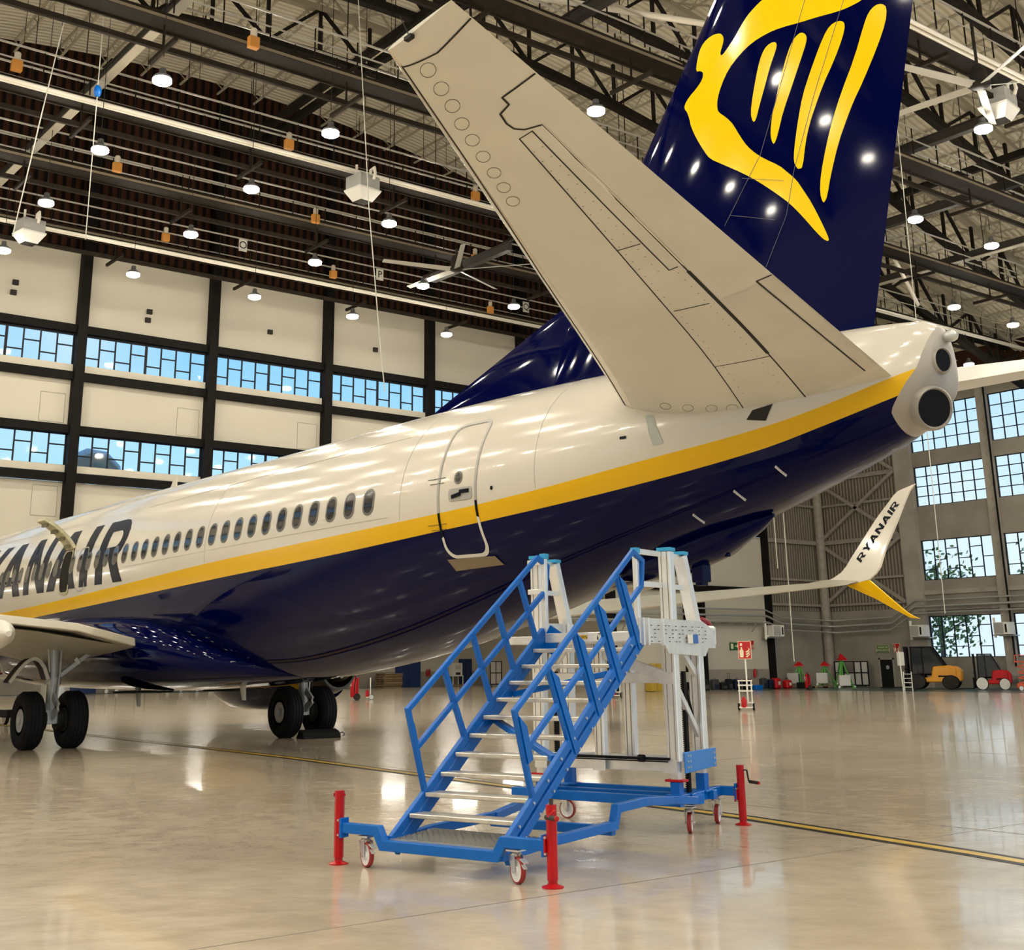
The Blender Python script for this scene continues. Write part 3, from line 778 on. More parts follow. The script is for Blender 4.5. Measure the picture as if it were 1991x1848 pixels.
for i in range(15):
    x = 28.2+4.6*i/14; zt_ = 5.40+.0*x + (0 if x < 28.2 else (x-28.2)*.315); zt_ = min(zt_, 7.0); w = .03+.16*min(1, (x-28.2)/3.5)
    zb2 = 5.25
    rings.append([(x, -w*1.25, zb2), (x, -w*.8, zb2+(zt_-zb2)*.5), (x, -w*.35, zb2+(zt_-zb2)*.88), (x, 0, zt_), (x, w*.35, zb2+(zt_-zb2)*.88), (x, w*.8, zb2+(zt_-zb2)*.5), (x, w*1.25, zb2)])
M.loft(rings, True, True); M.build('dorsal_fin', p_navy, PLANE, smooth=60)
def fsk(x, z, off=.006): return Vector((x, -fin_h(x, z)-.002-off, z))
M = MB(); lm = mat('fin_seam', (.12,.12,.16), .5)
for P_ in ([(37.5,9.42),(36.89,8.2),(36.51,7.32),(36.34,6.77),(35.99,6.2)], [(36.9,9.5),(36.05,7.67),(35.42,6.89)], [(35.744,7.438),(36.349,7.217)], [(35.505,7.01),(36.176,6.759)]):
    for a, b_ in zip(P_[:-1], P_[1:]):
        for q in range(6):
            u0 = (a[0]+(b_[0]-a[0])*q/6, a[1]+(b_[1]-a[1])*q/6); u1 = (a[0]+(b_[0]-a[0])*(q+1)/6, a[1]+(b_[1]-a[1])*(q+1)/6)
            M.bar(fsk(*u0, .0065), fsk(*u1, .0065), .004, .007, 0, (0,1,0))
M.build('rudder_seam', lm, PLANE)
LOGO=[
[(36.25,9.737),(36.113,9.682),(35.993,9.619),(35.89,9.53),(35.764,9.399),(35.638,9.302),(35.554,9.244),(35.518,9.255),(35.514,9.304),(35.56,9.386),(35.585,9.479),(35.546,9.561),(35.472,9.6),(35.348,9.623),(35.199,9.589),(35.118,9.502),(35.075,9.361),(35.055,9.21),(35.147,9.184),(35.201,9.13),(35.177,9.035),(35.055,8.948),(34.92,8.883),(34.839,8.811),(34.828,8.746),(34.885,8.671),(34.925,8.552),(34.944,8.449),(35.028,8.249),(35.166,7.995),(35.255,7.863),(35.437,7.734),(35.763,7.5),(35.989,7.314),(36.224,7.091),(36.402,6.908),(36.552,6.709),(36.722,6.454),(36.807,6.342),(36.861,6.305),(36.881,6.323),(36.825,6.499),(36.704,6.821),(36.606,7.015),(36.522,7.179),(36.403,7.319),(36.3,7.435),(36.101,7.585),(35.98,7.693),(35.859,7.831),(35.76,8.003),(35.661,8.207),(35.607,8.282),(35.537,8.364),(35.438,8.459),(35.417,8.533),(35.431,8.661),(35.511,8.83),(35.64,8.997),(35.824,9.121),(36.04,9.213),(36.283,9.243),(36.497,9.234),(36.81,9.181),(36.962,9.165),(37.312,9.11),(37.471,9.105),(37.643,9.123),(37.974,9.25),(38.064,9.445),(37.856,9.643),(37.451,9.726),(36.874,9.816),(36.521,9.797)],
[(35.969,8.128),(35.944,8.257),(36.0,8.493),(36.101,8.812),(36.18,8.991),(36.269,9.078),(36.378,9.091),(36.423,9.045),(36.402,8.966),(36.296,8.782),(36.183,8.522),(36.094,8.331),(36.014,8.136)],
[(36.24,7.733),(36.213,7.857),(36.237,8.006),(36.274,8.146),(36.315,8.25),(36.434,8.57),(36.567,8.867),(36.666,9.002),(36.752,9.049),(36.81,9.037),(36.858,8.97),(36.841,8.883),(36.746,8.701),(36.621,8.466),(36.418,8.095),(36.347,7.908),(36.279,7.757)],
[(36.571,7.303),(36.547,7.321),(36.51,7.416),(36.533,7.579),(36.619,7.909),(36.722,8.226),(36.856,8.486),(37.017,8.767),(37.134,8.935),(37.235,8.994),(37.346,8.976),(37.388,8.908),(37.338,8.76),(37.201,8.523),(37.012,8.258),(36.87,8.004),(36.78,7.832),(36.699,7.618),(36.626,7.306)],
[(36.847,6.789),(36.822,6.914),(36.858,7.142),(36.974,7.49),(37.084,7.763),(37.224,8.044),(37.456,8.439),(37.62,8.797),(37.697,8.933),(37.794,8.991),(37.882,8.973),(37.932,8.902),(37.896,8.729),(37.762,8.472),(37.54,8.122),(37.378,7.899),(37.263,7.702),(37.137,7.473),(36.989,7.102),(36.913,6.852),(36.878,6.799)]]
drape([smoothpoly(P_, 1) for P_ in LOGO], lambda u, v: fsk(u, v, .004), .3).build('harp_emblem', p_gold, FIN, smooth=180)

# ---- horizontal stabilizers
SL0, SL1, ST0, ST1 = (34.21,-1.0,4.80), (38.25,-7.1,5.90), (37.87,-1.0,4.60), (39.11,-7.1,5.94)
def stab(s, c_, low=True, side=1, off=0):
    le = [SL0[i]+(SL1[i]-SL0[i])*s for i in range(3)]; te = [ST0[i]+(ST1[i]-ST0[i])*s for i in range(3)]
    p = [le[i]+(te[i]-le[i])*c_ for i in range(3)]; ch = te[0]-le[0]
    p[2] += (-1 if low else 1)*(ch*(.062-.012*s+(.034*max(0, 1-s/.22)**1.5 if low else 0))*foil(c_)+off)
    return (p[0], p[1]*side, p[2])
CS = [0,.003,.01,.022,.04,.07,.12,.2,.3,.4,.5,.6,.7,.8,.9,1]
def stab_ring(s, side, k=1.0):
    lo = [stab(s, c_, True, side) for c_ in CS]; hi = [stab(s, c_, False, side) for c_ in CS[-2:0:-1]]
    if k < 1:
        mid = [[(a+b_)/2 for a, b_ in zip(stab(s, c_, True, side), stab(s, c_, False, side))] for c_ in CS]
        lo = [[m_[i]+(p[i]-m_[i])*k for i in range(3)] for p, m_ in zip(lo, mid)]; hi = [[m_[i]+(p[i]-m_[i])*k for i in range(3)] for p, m_ in zip(hi, mid[-2:0:-1])]
    return lo+hi
for side in (1, -1):
    M = MB(); ss = [-.14,-.06]+[i/16 for i in range(17)]
    rings = [stab_ring(s, side) for s in ss]+[stab_ring(1.012, side, .8), stab_ring(1.022, side, .45)]
    M.loft(rings, True, True)
    STB = M.build('horizontal_stabilizer', [p_wing, p_polish, p_wing2], PLANE, smooth=60)
    nS = len(rings[0])
    for i, pl in enumerate(STB.data.polygons):
        k = i % nS if i < nS*(len(rings)-1) else -1
        if k in (0,1,2,3,4,nS-1,nS-2,nS-3,nS-4): pl.material_index = 1
    if side == 1: PORT = STB
def sline(M, pts, w=.012, off=.003, side=1, seg=6):
    for (s0, c0), (s1, c1) in zip(pts[:-1], pts[1:]):
        for q in range(seg):
            a = stab(s0+(s1-s0)*q/seg, c0+(c1-c0)*q/seg, True, side, off); b_ = stab(s0+(s1-s0)*(q+1)/seg, c0+(c1-c0)*(q+1)/seg, True, side, off)
            M.bar(a, b_, w, .004)
def spatch(poly, off, step=.12): return drape([poly], lambda u, v: stab(u, v, True, 1, off), step)
M = MB(); M2 = MB(); hz = [(-.05,.742),(.8,.742)]
sline(M, hz, .014, .003, seg=14)
sline(M, [(-.07,.525),(.8,.542)], .010, .003, seg=14); sline(M, [(.8,.54),(.8,.66)], .008); sline(M, [(.42,.675),(.8,.655)], .010, .003, seg=8); sline(M, [(.42,.675),(.42,.72)], .01)
sline(M, [(.512,.537),(.505,.66)], .008); sline(M, [(.314,.55),(.301,.706)], .008); sline(M, [(.12,.53),(.10,.742)], .008)
sline(M, [(.11,.742),(.40,.742)], .038, .004, seg=8); sline(M, [(.995,.06),(.82,.06),(.5,.035),(-.02,.03)], .010, .003, seg=8)
sline(M, [(.872,.99),(.872,.665),(.857,.667),(.852,.56),(.833,.546),(.819,.565),(.809,.62),(.8,.742)], .016, .004)
sline(M, [(.993,.07),(.982,.5),(.988,.99)], .014, .004)
sline(M, [(.31,.93),(-.045,.955)], .016, .004, seg=8); sline(M, [(.31,.93),(.31,.995)], .014, .004)
for s, c_ in ((.97,.295),(.936,.284),(.904,.268),(.871,.236),(.838,.223),(.803,.213),(.767,.206),(.733,.199),(.70,.193),(.032,.234),(.017,.324),(.001,.413),(-.013,.488)):
    r_ = .08; ch = 3.66-2.8*s; pts = [(s+r_/7.4*math.sin(2*math.pi*k/18), c_+r_*1.05/ch*math.cos(2*math.pi*k/18)) for k in range(19)]
    sline(M2, pts, .005, .002, seg=1)
for i in range(34):
    s = .02+.77*i/34
    for c_ in (.56, .70 if s < .42 else .63):
        a = stab(s, c_, True, 1, .002); M2.cbox((a[0],a[1],a[2]-.001), (.010,.008,.003))
M.build('panel_gap', p_line, PORT); M2.build('access_covers', p_seam2, PORT)
M = spatch([(.42,.735),(.8,.735),(.8,.752),(.42,.752)], .005); M.build('elevator_seal', mat('pale_seal', (.72,.68,.58), .5), PORT)
M = spatch([(.31,.938),(-.045,.962),(-.045,.998),(.31,.998)], .004); M.build('trim_tab', p_wing2, PORT)
M = spatch([(-.05,.75),(.30,.75),(.30,.925),(-.05,.95)], .0022); M.build('elevator_skin', p_wing2, PORT)
M = MB(); a = stab(1.018,.38,True); M.bar((a[0],a[1]-.02,a[2]), (a[0]-.02,a[1]-.10,a[2]+.16), .006, .006); M.cbox((a[0],a[1]-.03,a[2]), (.08,.04,.03)); M.build('static_wick', dark, PORT)
# root gap and gate on the fuselage skin
drape([[(36.2,4.30),(36.45,4.34),(36.35,4.16),(36.12,4.20)]], lambda u, v: skin(u, v, .007), .2).build('root_gap', p_line, PLANE)
drape([[(34.74,4.44),(34.86,4.44),(35.02,4.07),(34.87,4.05)]], lambda u, v: skin(u, v, .006), .2).build('trim_scale', mat('scale_grey', (.40,.42,.38), .5), PLANE)
# ---- wings, winglets, flap parts
def wsec(y, le, te, z, side, t_=.11, n=12):
    up_ = []; lo = []
    for i in range(n+1):
        c_ = (i/n)**1.6; x = le+(te-le)*c_; h = t_*(te-le)*.5*foil(c_); tw = -.018*(te-le)*c_
        up_.append((x, y*side, z+h*1.15+tw)); lo.append((x, y*side, z-h*.85+tw))
    return lo+up_[-1:0:-1]
WS = [(1.5,13.9,21.3,1.98,.115),(2.3,14.4,21.55,2.08,.115),(4.0,15.6,21.8,2.30,.11),(5.8,16.85,21.7,2.46,.105),(9,18.55,22.55,2.78,.10),(13,20.65,23.5,3.17,.10),(16.9,22.65,24.2,3.56,.10),(17.25,22.9,24.3,3.66,.09)]
p_wtop = mat('wing_grey', (.50,.47,.38), .32, .25, var=.1, vscale=.7)
for side in (-1, 1):
    M = MB().loft([wsec(y, le, te, z, side, t_) for y, le, te, z, t_ in WS], True, True)
    wg = M.build('wing', p_wtop, PLANE, smooth=50)
    if side == -1:
        M = MB(); M.loft([[(20.2,y,z+.10),(21.95,y,z+.02),(22.0,y,z-.13),(20.3,y,z-.16)] for y, z in ((-2.15,2.05),(-3.3,2.32),(-4.8,2.46))], True, True); M.build('flap', p_wtop, wg, bevel=.02)
        M = MB(); M.lathe([(.05,0),(.22,.35),(.30,.9),(.30,1.9),(.20,2.6)], (22.55,-4.72,2.12), (-1,0,.02), 16); M.build('flap_track_fairing', p_wing, wg, smooth=50)
# winglets
def wl_pt(x, z, side): return (x, side*(17.25+.65*max(0, z-3.6)/2.4 - (0 if z > 3.6 else (3.6-z)*-.25)), z)
up_o = [(22.95,3.62),(23.159,3.661),(23.46,3.771),(23.704,3.901),(23.858,4.07),(23.97,4.246),(24.319,4.743),(24.721,5.31),(25.248,5.924),(25.355,6.009),(25.498,6.05),(25.891,6.155),(25.721,5.953),(25.639,5.77),(25.374,5.088),(25.109,4.484),(24.961,3.957),(24.844,3.804),(24.639,3.656),(24.247,3.574)]
dn_o = [(23.885,3.539),(24.218,3.589),(24.639,3.648),(25.074,3.243),(25.554,2.786),(25.729,2.672),(25.905,2.594),(25.629,2.625),(25.261,2.832),(24.728,3.14)]
LTR, ltw = text_polys('RYANAIR', .10)
for side in (-1, 1):
    for nm, O_, mt in (('winglet', up_o, p_white), ('winglet_blade', dn_o, p_yel)):
        M = MB(); O2 = O_ if nm == 'winglet' else O_
        A_ = [Vector(wl_pt(x, z, side)) for x, z in O2]; n = len(A_); off = Vector((0, side*.07, 0))
        vs = A_+[a+off for a in A_]
        M.add(vs, [tuple(range(n-1,-1,-1)), tuple(range(n, 2*n))]+[(k, (k+1) % n, n+(k+1) % n, n+k) for k in range(n)])
        wo_ = M.build(nm, mt, PLANE, bevel=.012)
        if nm == 'winglet' and side == 1: WLT = wo_
A0 = Vector((24.341,4.123)); A1 = Vector((25.447,5.639)); dd = (A1-A0); nd = Vector((-dd.y, dd.x)).normalized()*.20
M = drape([[(A0.x+dd.x*p[0]/ltw+nd.x*p[1], A0.y+dd.y*p[0]/ltw+nd.y*p[1]) for p in poly] for poly in LTR], lambda u, v: Vector(wl_pt(u, v, 1))+Vector((0,-.006,0)), .3)
M.build('lettering', p_letter, WLT)
# ---- engines
def engine(side):
    M = MB(); c = (12.35, 4.83*side, 1.46)
    prof = [(.80,.10),(.86,.0),(.95,.06),(1.03,.35),(1.06,1.0),(1.05,2.2),(.98,3.4),(.86,4.5),(.80,4.75),(.72,4.7)]
    M.lathe(prof, c, (1,0,0), 40, 0, cap=False)
    e_ = M.build('engine', [p_navy, p_yel, p_polish], PLANE, smooth=50)
    for pl in e_.data.polygons:
        z = pl.center.z; x = pl.center.x
        pl.material_index = 2 if x < 12.45 else (1 if z > 1.0 else 0)
    M = MB(); M.lathe([(.72,4.4),(.62,5.1),(.50,5.55),(.44,5.55),(.40,5.0)], c, (1,0,0), 30, 0, cap=False); M.lathe([(.34,4.8),(.30,5.6),(.06,6.3)], c, (1,0,0), 24, 0)
    M.build('exhaust_nozzle', mat('nozzle_metal', (.10,.085,.07), .4, .7), e_, smooth=50)
    M = MB(); M.lathe([(.8,.6),(.01,.6)], c, (1,0,0), 30, 0, cap=False); M.lathe([(.25,.6),(.12,.3),(.01,.15)], c, (1,0,0), 20, 0, cap=False); M.build('fan', dark, e_)
    M = MB(); M.box((13.2, 4.83*side-.16, 2.2), (17.2, 4.83*side+.16, 2.75)); M.build('pylon', p_white, e_, bevel=.08)
engine(-1); engine(1)
# ---- main landing gear and nose gear
tyre = mat('tyre_rubber', (.014,.014,.016), .62, var=.2, vscale=5); hubm = mat('wheel_metal', (.50,.50,.49), .4, .2); strutm = mat('gear_grey', (.52,.53,.52), .38, .3, var=.1)
def wheel(name, c, r, w, parent, axis=(0,1,0)):
    hw = w/2; pr = [(r*.50,-hw*.80),(r*.62,-hw*.95),(r*.80,-hw),(r*.92,-hw*.88),(r*.985,-hw*.62)]
    for g in (-.52,-.18,.18,.52): pr += [(r,hw*(g-.06)),(r*.975,hw*(g-.045)),(r*.975,hw*(g+.045)),(r,hw*(g+.06))]
    pr += [(r*.985,hw*.62),(r*.92,hw*.88),(r*.80,hw),(r*.62,hw*.95),(r*.50,hw*.80)]
    t_ = MB().lathe(pr, c, axis, 44, cap=False).build(name, tyre, parent, smooth=40)
    M = MB(); ax = Vector(axis)
    for s_ in (-1, 1):
        M.lathe([(r*.52,hw*.80,0),(r*.40,hw*.80,1),(r*.38,hw*.50,1),(r*.16,hw*.50,0),(r*.13,hw*.70,0),(.01,hw*.72,0)], c, ax*s_, 28, 0)
        for k in range(9):
            a = 2*math.pi*k/9; d, u1, u2 = M.frame(ax*s_); q = Vector(c)+d*hw*.55+(u1*math.cos(a)+u2*math.sin(a))*r*.33
            M.tube(q, q+d*hw*.24, r*.05, 8, 0)
    M.build('hub', [hubm, dark], t_, smooth=40); return t_
def gear(side):
    Y = 2.86*side; x = 19.6; zc_ = .545
    leg = MB(); leg.tube((x,Y+.10*side,2.5), (x,Y,1.28), .135, 18); leg.tube((x,Y,1.30), (x,Y,.62), .105, 18); leg.tube((x,Y,1.36), (x,Y,1.22), .16, 18); leg.tube((x,Y,.86), (x,Y,.74), .14, 16)
    leg.tube((x,Y-.62,zc_), (x,Y+.62,zc_), .085, 14); leg.cbox((x,Y,zc_+.06), (.26,.26,.26))
    leg.path([(x+.16,Y+.08,1.9),(x+.20,Y+.06,1.4),(x+.18,Y+.05,.9)], .018, 6); leg.path([(x+.12,Y-.12,2.2),(x+.17,Y-.1,1.5),(x+.16,Y-.06,.75)], .014, 6)
    L_ = leg.build('landing_gear_leg', strutm, PLANE, smooth=40)
    M = MB(); M.bars([(x+.14,Y,1.0),(x+.42,Y,.80),(x+.12,Y,.60)], .16, .05, 0, (0,1,0)); M.build('torsion_link', strutm, L_, bevel=.01)
    M = MB(); M.bar((x+.02,Y,1.30), (x+.05,Y-side*.95,2.02), .13, .09); M.bar((x+.02,Y-side*.45,1.64), (x+.05,Y-side*.50,1.70), .17, .14); M.build('side_strut', strutm, L_, bevel=.01)
    M = MB(); M.prism([(x-.34,Y+side*.22,2.35),(x+.12,Y+side*.22,2.35),(x+.12,Y+side*.16,1.98),(x-.34,Y+side*.16,1.98)], (0,side*.03,0)); M.prism([(x-.32,Y+side*.18,1.96),(x+.14,Y+side*.18,1.96),(x+.14,Y+side*.11,1.46),(x-.30,Y+side*.11,1.46)], (0,side*.03,0)); M.build('gear_door', p_wing, L_)
    M = MB(); pts = [(x,Y+side*(.16+.75*k/8),1.32+.42*math.sin(math.pi*(k/8)**.8)*1.0-.05*k/8) for k in range(9)]
    for a, b_ in zip(pts[:-1], pts[1:]): M.bar(a, b_, .36, .03, 1); M.bar((a[0]+.19,a[1],a[2]), (b_[0]+.19,b_[1],b_[2]), .05, .06, 0)
    M.build('wheel_well_door', [p_wing, dark], L_)
    for dy in (-.43, .43): wheel('landing_wheel', (x, Y+dy, zc_), .55, .40, PLANE)
    M = MB(); M.lathe([(.20,0),(.22,.1),(.20,.2)], (x,Y-.31,zc_), (0,1,0), 20); M.lathe([(.20,0),(.22,.1),(.20,.2)], (x,Y+.11,zc_), (0,1,0), 20); M.build('brake', dark, L_, smooth=40)
gear(-1); gear(1)
M = MB(); M.tube((4.0,0,1.6), (4.0,0,.3), .08, 14); M.tube((4.0,-.3,.343), (4.0,.3,.343), .05, 10); NL_ = M.build('nose_gear_leg', strutm, PLANE, smooth=40)
for dy in (-.2, .2): wheel('nose_wheel', (4.0, dy, .343), .343, .2, PLANE)
# dark wheel wells in the belly
M = MB()
for side in (-1, 1): M.lathe([(.62,0),(.60,.03),(.01,.035)], (19.75,side*1.0,1.06), (0,0,-1), 28)
M.build('wheel_well', p_line, PLANE)
# ================================================================== BLUE WHEELED ACCESS STAIRS
STAIR = thing('access_platform', 'blue wheeled access stairs with aluminium treads and red corner jacks, parked under the tail', 'platform stairs', (37.02,-5.82,0), R_(17.2))
SL = .715
def zs(v): return .088+SL*v                       # centre line of the stringers
# base frame
def frame_part(name, build, m_=blue, bevel=.004, parent=STAIR, smooth=None):
    M = MB(); build(M); return M.build(name, m_, parent, bevel=bevel, smooth=smooth)
def fb(M):
    M.miter([(-.97,0,.278),(-.605,0,.278),(-.545,0,.173),(.545,0,.173),(.605,0,.278),(.97,0,.278)], .075, .075, 0, (0,1,0))
    for s in (-1, 1):
        M.cbox((s*.965,0,.278), (.02,.10,.15))
        M.miter([(s*.56,0,.173),(s*.615,.70,.215),(s*.62,1.60,.232),(s*.62,1.655,.36),(s*.62,2.14,.372),(s*.575,2.75,.33),(s*.575,3.25,.285)] if s > 0 else [(-.56,0,.173),(-.615,.70,.215),(-.62,1.60,.232)], .07, .07, 0, (1,0,0))
    M.bar((-.62,1.60,.19), (.62,1.60,.19), .07, .075)
    M.bar((-.62,.62,.21), (.62,.62,.21), .06, .05)
frame_part('base_frame', fb)
def rb(M):
    M.bar((-1.06,3.60,.31), (.62,3.60,.31), .08, .085); M.bar((-1.02,2.92,.30), (.60,2.92,.30), .08, .085); M.bar((-1.02,3.22,.31), (.58,3.22,.31), .08, .075)
    M.bar((-1.0,2.88,.30), (-1.0,3.64,.31), .08, .085); M.bar((.52,2.88,.30), (.52,3.64,.31), .08, .085)
    M.bar((-1.35,3.03,.30), (-1.0,3.03,.30), .08, .075)
    M.bars([(.52,3.22,.285),(.56,3.40,.285)], .08, .085); M.bar((.50,3.36,.31), (.46,3.98,.31), .08, .085); M.bar((.44,4.0,.31), (.64,4.02,.31), .08, .085); M.cbox((.655,4.02,.31), (.02,.10,.15))
    M.bars([(-.98,3.2,.30),(-.62,1.62,.23)], .07, .07)
frame_part('rear_frame', rb)
# walk-on grating
gm = mat('grating_steel', (.55,.54,.50), .35, .8)
M = MB(); 
M.bar((-.52,.045,.205), (.52,.045,.205), .02, .03); M.bar((-.52,.60,.22), (.52,.60,.22), .02, .03)
for j in range(17):
    v = .05+.034*j
    M.bars([(-.52+1.04*k/36, v+(.017 if (k+j) % 2 else -.0), .213+.022*(v/.6)) for k in range(37)], .009, .012)
g_ = M.build('step_grating', gm, STAIR)
# stringers: two bars each side with a slot
for s in (-1, 1):
    M = MB(); a, b_ = .10, 2.40
    for o_ in (.052, -.052):
        dv, dz_ = -o_*math.sin(math.atan(SL)), o_*math.cos(math.atan(SL))
        p = Vector((s*.53, a+dv, zs(a)+dz_)); q = Vector((s*.53, b_+dv, zs(b_)+dz_)); M.bar(p, q, .045, .076, 0, (0,0,1))
    M.cbox((s*.53,.14,.215), (.05,.19,.05))
    M.bar((s*.505,.10,zs(.10)), (s*.505,2.40,zs(2.40)), .006, .03)
    st_ = M.build('stringer', blue, STAIR, bevel=.004)
    M = MB()
    for k in range(10):
        v = .29+.2085*k
        for dv, dz_ in ((-.02,.035),(.065,-.05)):
            c_ = (s*.553, v+dv, zs(v)+dz_+.02); M.tube(c_, (c_[0]+s*.014, c_[1], c_[2]), .011, 8)
    M.build('bolt', steel, st_, smooth=40)
# treads
tm = mat('tread_aluminium', (.70,.67,.60), .34, .7, var=.2, vscale=9)
for k in range(10):
    v = .262+.2085*k; z = .385+.1437*k
    M = MB(); M.box((-.505, v, z-.035), (.505, v+.20, z))
    M.build('tread', tm, STAIR, bevel=.006)
    if k == 0: pass
# cross bracing under the steps
frame_part('brace', lambda M: M.bar((-.5,1.80,1.27), (.5,1.78,1.45), .05, .05), blue, .004)
frame_part('brace', lambda M: M.bar((-.5,1.51,1.05), (.5,.88,.80), .06, .05), blue, .004)
# handrails
def rail(s):
    M = MB(); u = s*.53; W_, H_ = .042, .052
    R0, R1 = (u,.27,1.185), (u,2.29,2.545)
    M.miter([(u,.50,.535),R0,R1,(u,2.47,2.47),(u,2.43,2.235),(u,.395,.885)], W_+.004, W_, 0, (1,0,0))
    def onrail(v): t_ = (v-.27)/(2.29-.27); return 1.185+t_*(2.545-1.185)
    for v0, v1 in ((.76,1.13),(1.19,1.53),(1.57,1.91),(1.96,2.30)):
        M.bar((u,v0,onrail(v0)), (u,v1,zs(v1)-.09), W_, .052, 0, (0,.9,.4))
    r_ = M.build('handrail', blue, STAIR, bevel=.005)
    M = MB()
    for v0, v1 in ((.27,.50),(.76,1.13),(1.19,1.53),(1.57,1.91),(1.96,2.30)):
        za = onrail(v0); zb2 = zs(v1)-.09 if v0 > .3 else .535
        P_ = [Vector((u+s*.026, v0+(v1-v0)*t_, za+(zb2-za)*t_)) for t_ in (.03,.16,.98)]
        if v0 < .3: P_ = [Vector((u+s*.026, .29+.12*t_, 1.15-.36*t_)) for t_ in (0,.3,1)]
        off = Vector((0,.07,.03))
        M.prism([P_[0], P_[1]+off, P_[2]+off, P_[2]], (s*.007,0,0))
    M.build('gusset_plate', blue, r_)
rail(-1); rail(1)
# jacks
def jack(u, v, face, crank):
    M = MB(); M.tube((u,v,.05), (u,v,.555), .040, 8); M.tube((u,v,.012), (u,v,.09), .034, 12); M.lathe([(.078,0),(.080,.008),(.05,.018),(.03,.03)], (u,v,0), (0,0,1), 20); M.cbox((u+face*.045,v,.28), (.03,.09,.13))
    j_ = M.build('jack', red, STAIR, smooth=35)
    M = MB()
    for dz_ in (-.055, .055): M.tube((u+face*.03,v-.052,.28+dz_), (u+face*.03,v+.052,.28+dz_), .009, 8)
    M.build('jack_bolt', steel, j_, smooth=40)
    M = MB()
    if crank == 0: M.path([(u-.045,v,.535),(u-.062,v,.53),(u-.06,v,.51),(u-.04,v,.51)], .007, 6); M.tube((u+.03,v,.525), (u+.055,v,.525), .01, 8); M.build('lock_pin', red, j_)
    elif crank == 1:
        M.path([(u+.03,v-.02,.52),(u+.055,v-.06,.515),(u+.03,v-.10,.48)], .012, 6, 1); M.tube((u-.0,v-.075,.478), (u+.10,v-.10,.475), .018, 10, 0); M.tube((u+.10,v-.10,.475), (u+.115,v-.104,.475), .018, 10, 1); M.tube((u,v,.555), (u,v,.595), .016, 8, 0); M.build('crank_handle', [mat('grip_grey', (.06,.055,.05), .5), red], j_, smooth=40)
    else:
        M.path([(u+.03,v,.51),(u+.07,v,.51),(u+.085,v,.41),(u+.10,v,.40)], .009, 6, 0); M.tube((u+.09,v,.405), (u+.185,v,.395), .016, 10, 0); M.tube((u+.185,v,.395), (u+.20,v,.393), .014, 8, 1); M.build('crank_handle', [dark, red], j_, smooth=40)
jack(-1.017, 0, 1, 0); jack(1.02, 0, -1, 1); jack(.70, 4.02, -1, 2)
# castors
whitew = mat('castor_white', (.80,.80,.80), .35); redt = mat('castor_tread', (.33,.025,.018), .45, var=.15)
def castor(u, v, ztop, ax, lock=True):
    r = .092; a = Vector((math.cos(ax), math.sin(ax), 0)); c = Vector((u, v, r)); side = Vector((-a.y, a.x, 0))
    M = MB(); top = Vector((u,v,0))-side*.035
    M.cbox((u-side.x*.03,v-side.y*.03,ztop-.01), (.11,.10,.012))
    M.lathe([(.04,0),(.045,.015),(.03,.03)], (u-side.x*.03,v-side.y*.03,ztop-.05), (0,0,1), 14)
    for s in (-1, 1):
        o_ = a*(s*.036); p0 = c+o_; q = Vector((u,v,ztop-.04))+o_-side*.03
        M.prism([p0-side*.018-Vector((0,0,.018)), p0+side*.018-Vector((0,0,.018)), q+side*.045, q-side*.045], a*(s*.005))
    M.tube(c-a*.05, c+a*.05, .009, 8)
    f_ = M.build('castor', steel, STAIR, smooth=35)
    W_ = MB(); W_.lathe([(.078,-.018,1),(.086,-.021,1),(.092,-.014,1),(.092,.014,1),(.086,.021,1),(.078,.018,0),(.070,.014,0),(.03,.012,0),(.02,.022,0),(.001,.022,0)], c, a, 28, 1, cap=False); W_.lathe([(.078,.018),(.070,.014),(.03,.012),(.02,.022),(.001,.022)], c, -a, 28, 0, cap=False)
    W_.build('castor_wheel', [whitew, redt], f_, smooth=40)
    if lock:
        M = MB(); q = Vector((u,v,ztop-.06))+side*.06; M.bar(q, q+side*.07-Vector((0,0,.02)), .04, .008); M.bar(q-Vector((0,0,.03)), q+side*.06-Vector((0,0,.06)), .03, .008); M.build('brake_pedal', aluminium, f_)
castor(-.716, 0, .235, R_(-115)); castor(.722, 0, .235, R_(-118)); castor(.53, 3.20, .24, R_(20), False); castor(.44, 4.0, .265, R_(15), False); castor(-1.06, 3.60, .265, R_(-90), False)
# aluminium tower
lightal = mat('bright_aluminium', (.86,.86,.85), .3, .6, var=.06, vscale=5)
def post(name, p, q, w=.13, d=.10):
    M = MB(); M.bar(p, q, w, d, 0, (0,1,0))
    dv = Vector(q)-Vector(p)
    o_ = M.build(name, lightal, STAIR, bevel=.008)
    G = MB()
    for k in (-1, 1):
        e_ = Vector((k*w*.24, -d/2-.001, 0)); G.bar(Vector(p)+e_, Vector(q)+e_, .008, .003, 0, (0,1,0))
    G.build('profile_groove', beam_g, o_); return o_
for u in (.50, -1.0):
    post('tower_post', (u,3.03,.64), (u,3.03,2.60)); post('tower_post', (u,3.57,.64), (u,3.57,1.95)); post('raked_post', (u,3.57,1.93), (u,3.33,2.58), .12, .09)
    for v, h in ((3.03,.13),(3.57,.17)):
        frame_part('tower_leg', lambda M: M.bar((u,v,.33), (u,v,.70), .075, .075, 0, (0,1,0)), aluminium, 0)
        frame_part('leg_socket', lambda M: (M.cbox((u,v,.335+h/2), (.095,.095,h)), M.cbox((u,v,.345), (.17,.17,.02))), blue)
    frame_part('leg_collar', lambda M: M.cbox((u,3.03,.475), (.19,.12,.022)), red)
    frame_part('post_cap', lambda M: M.cbox((u,3.03,2.615), (.15,.12,.035)), cyanp); frame_part('post_cap', lambda M: M.cbox((u,3.33,2.595), (.14,.11,.035)), cyanp)
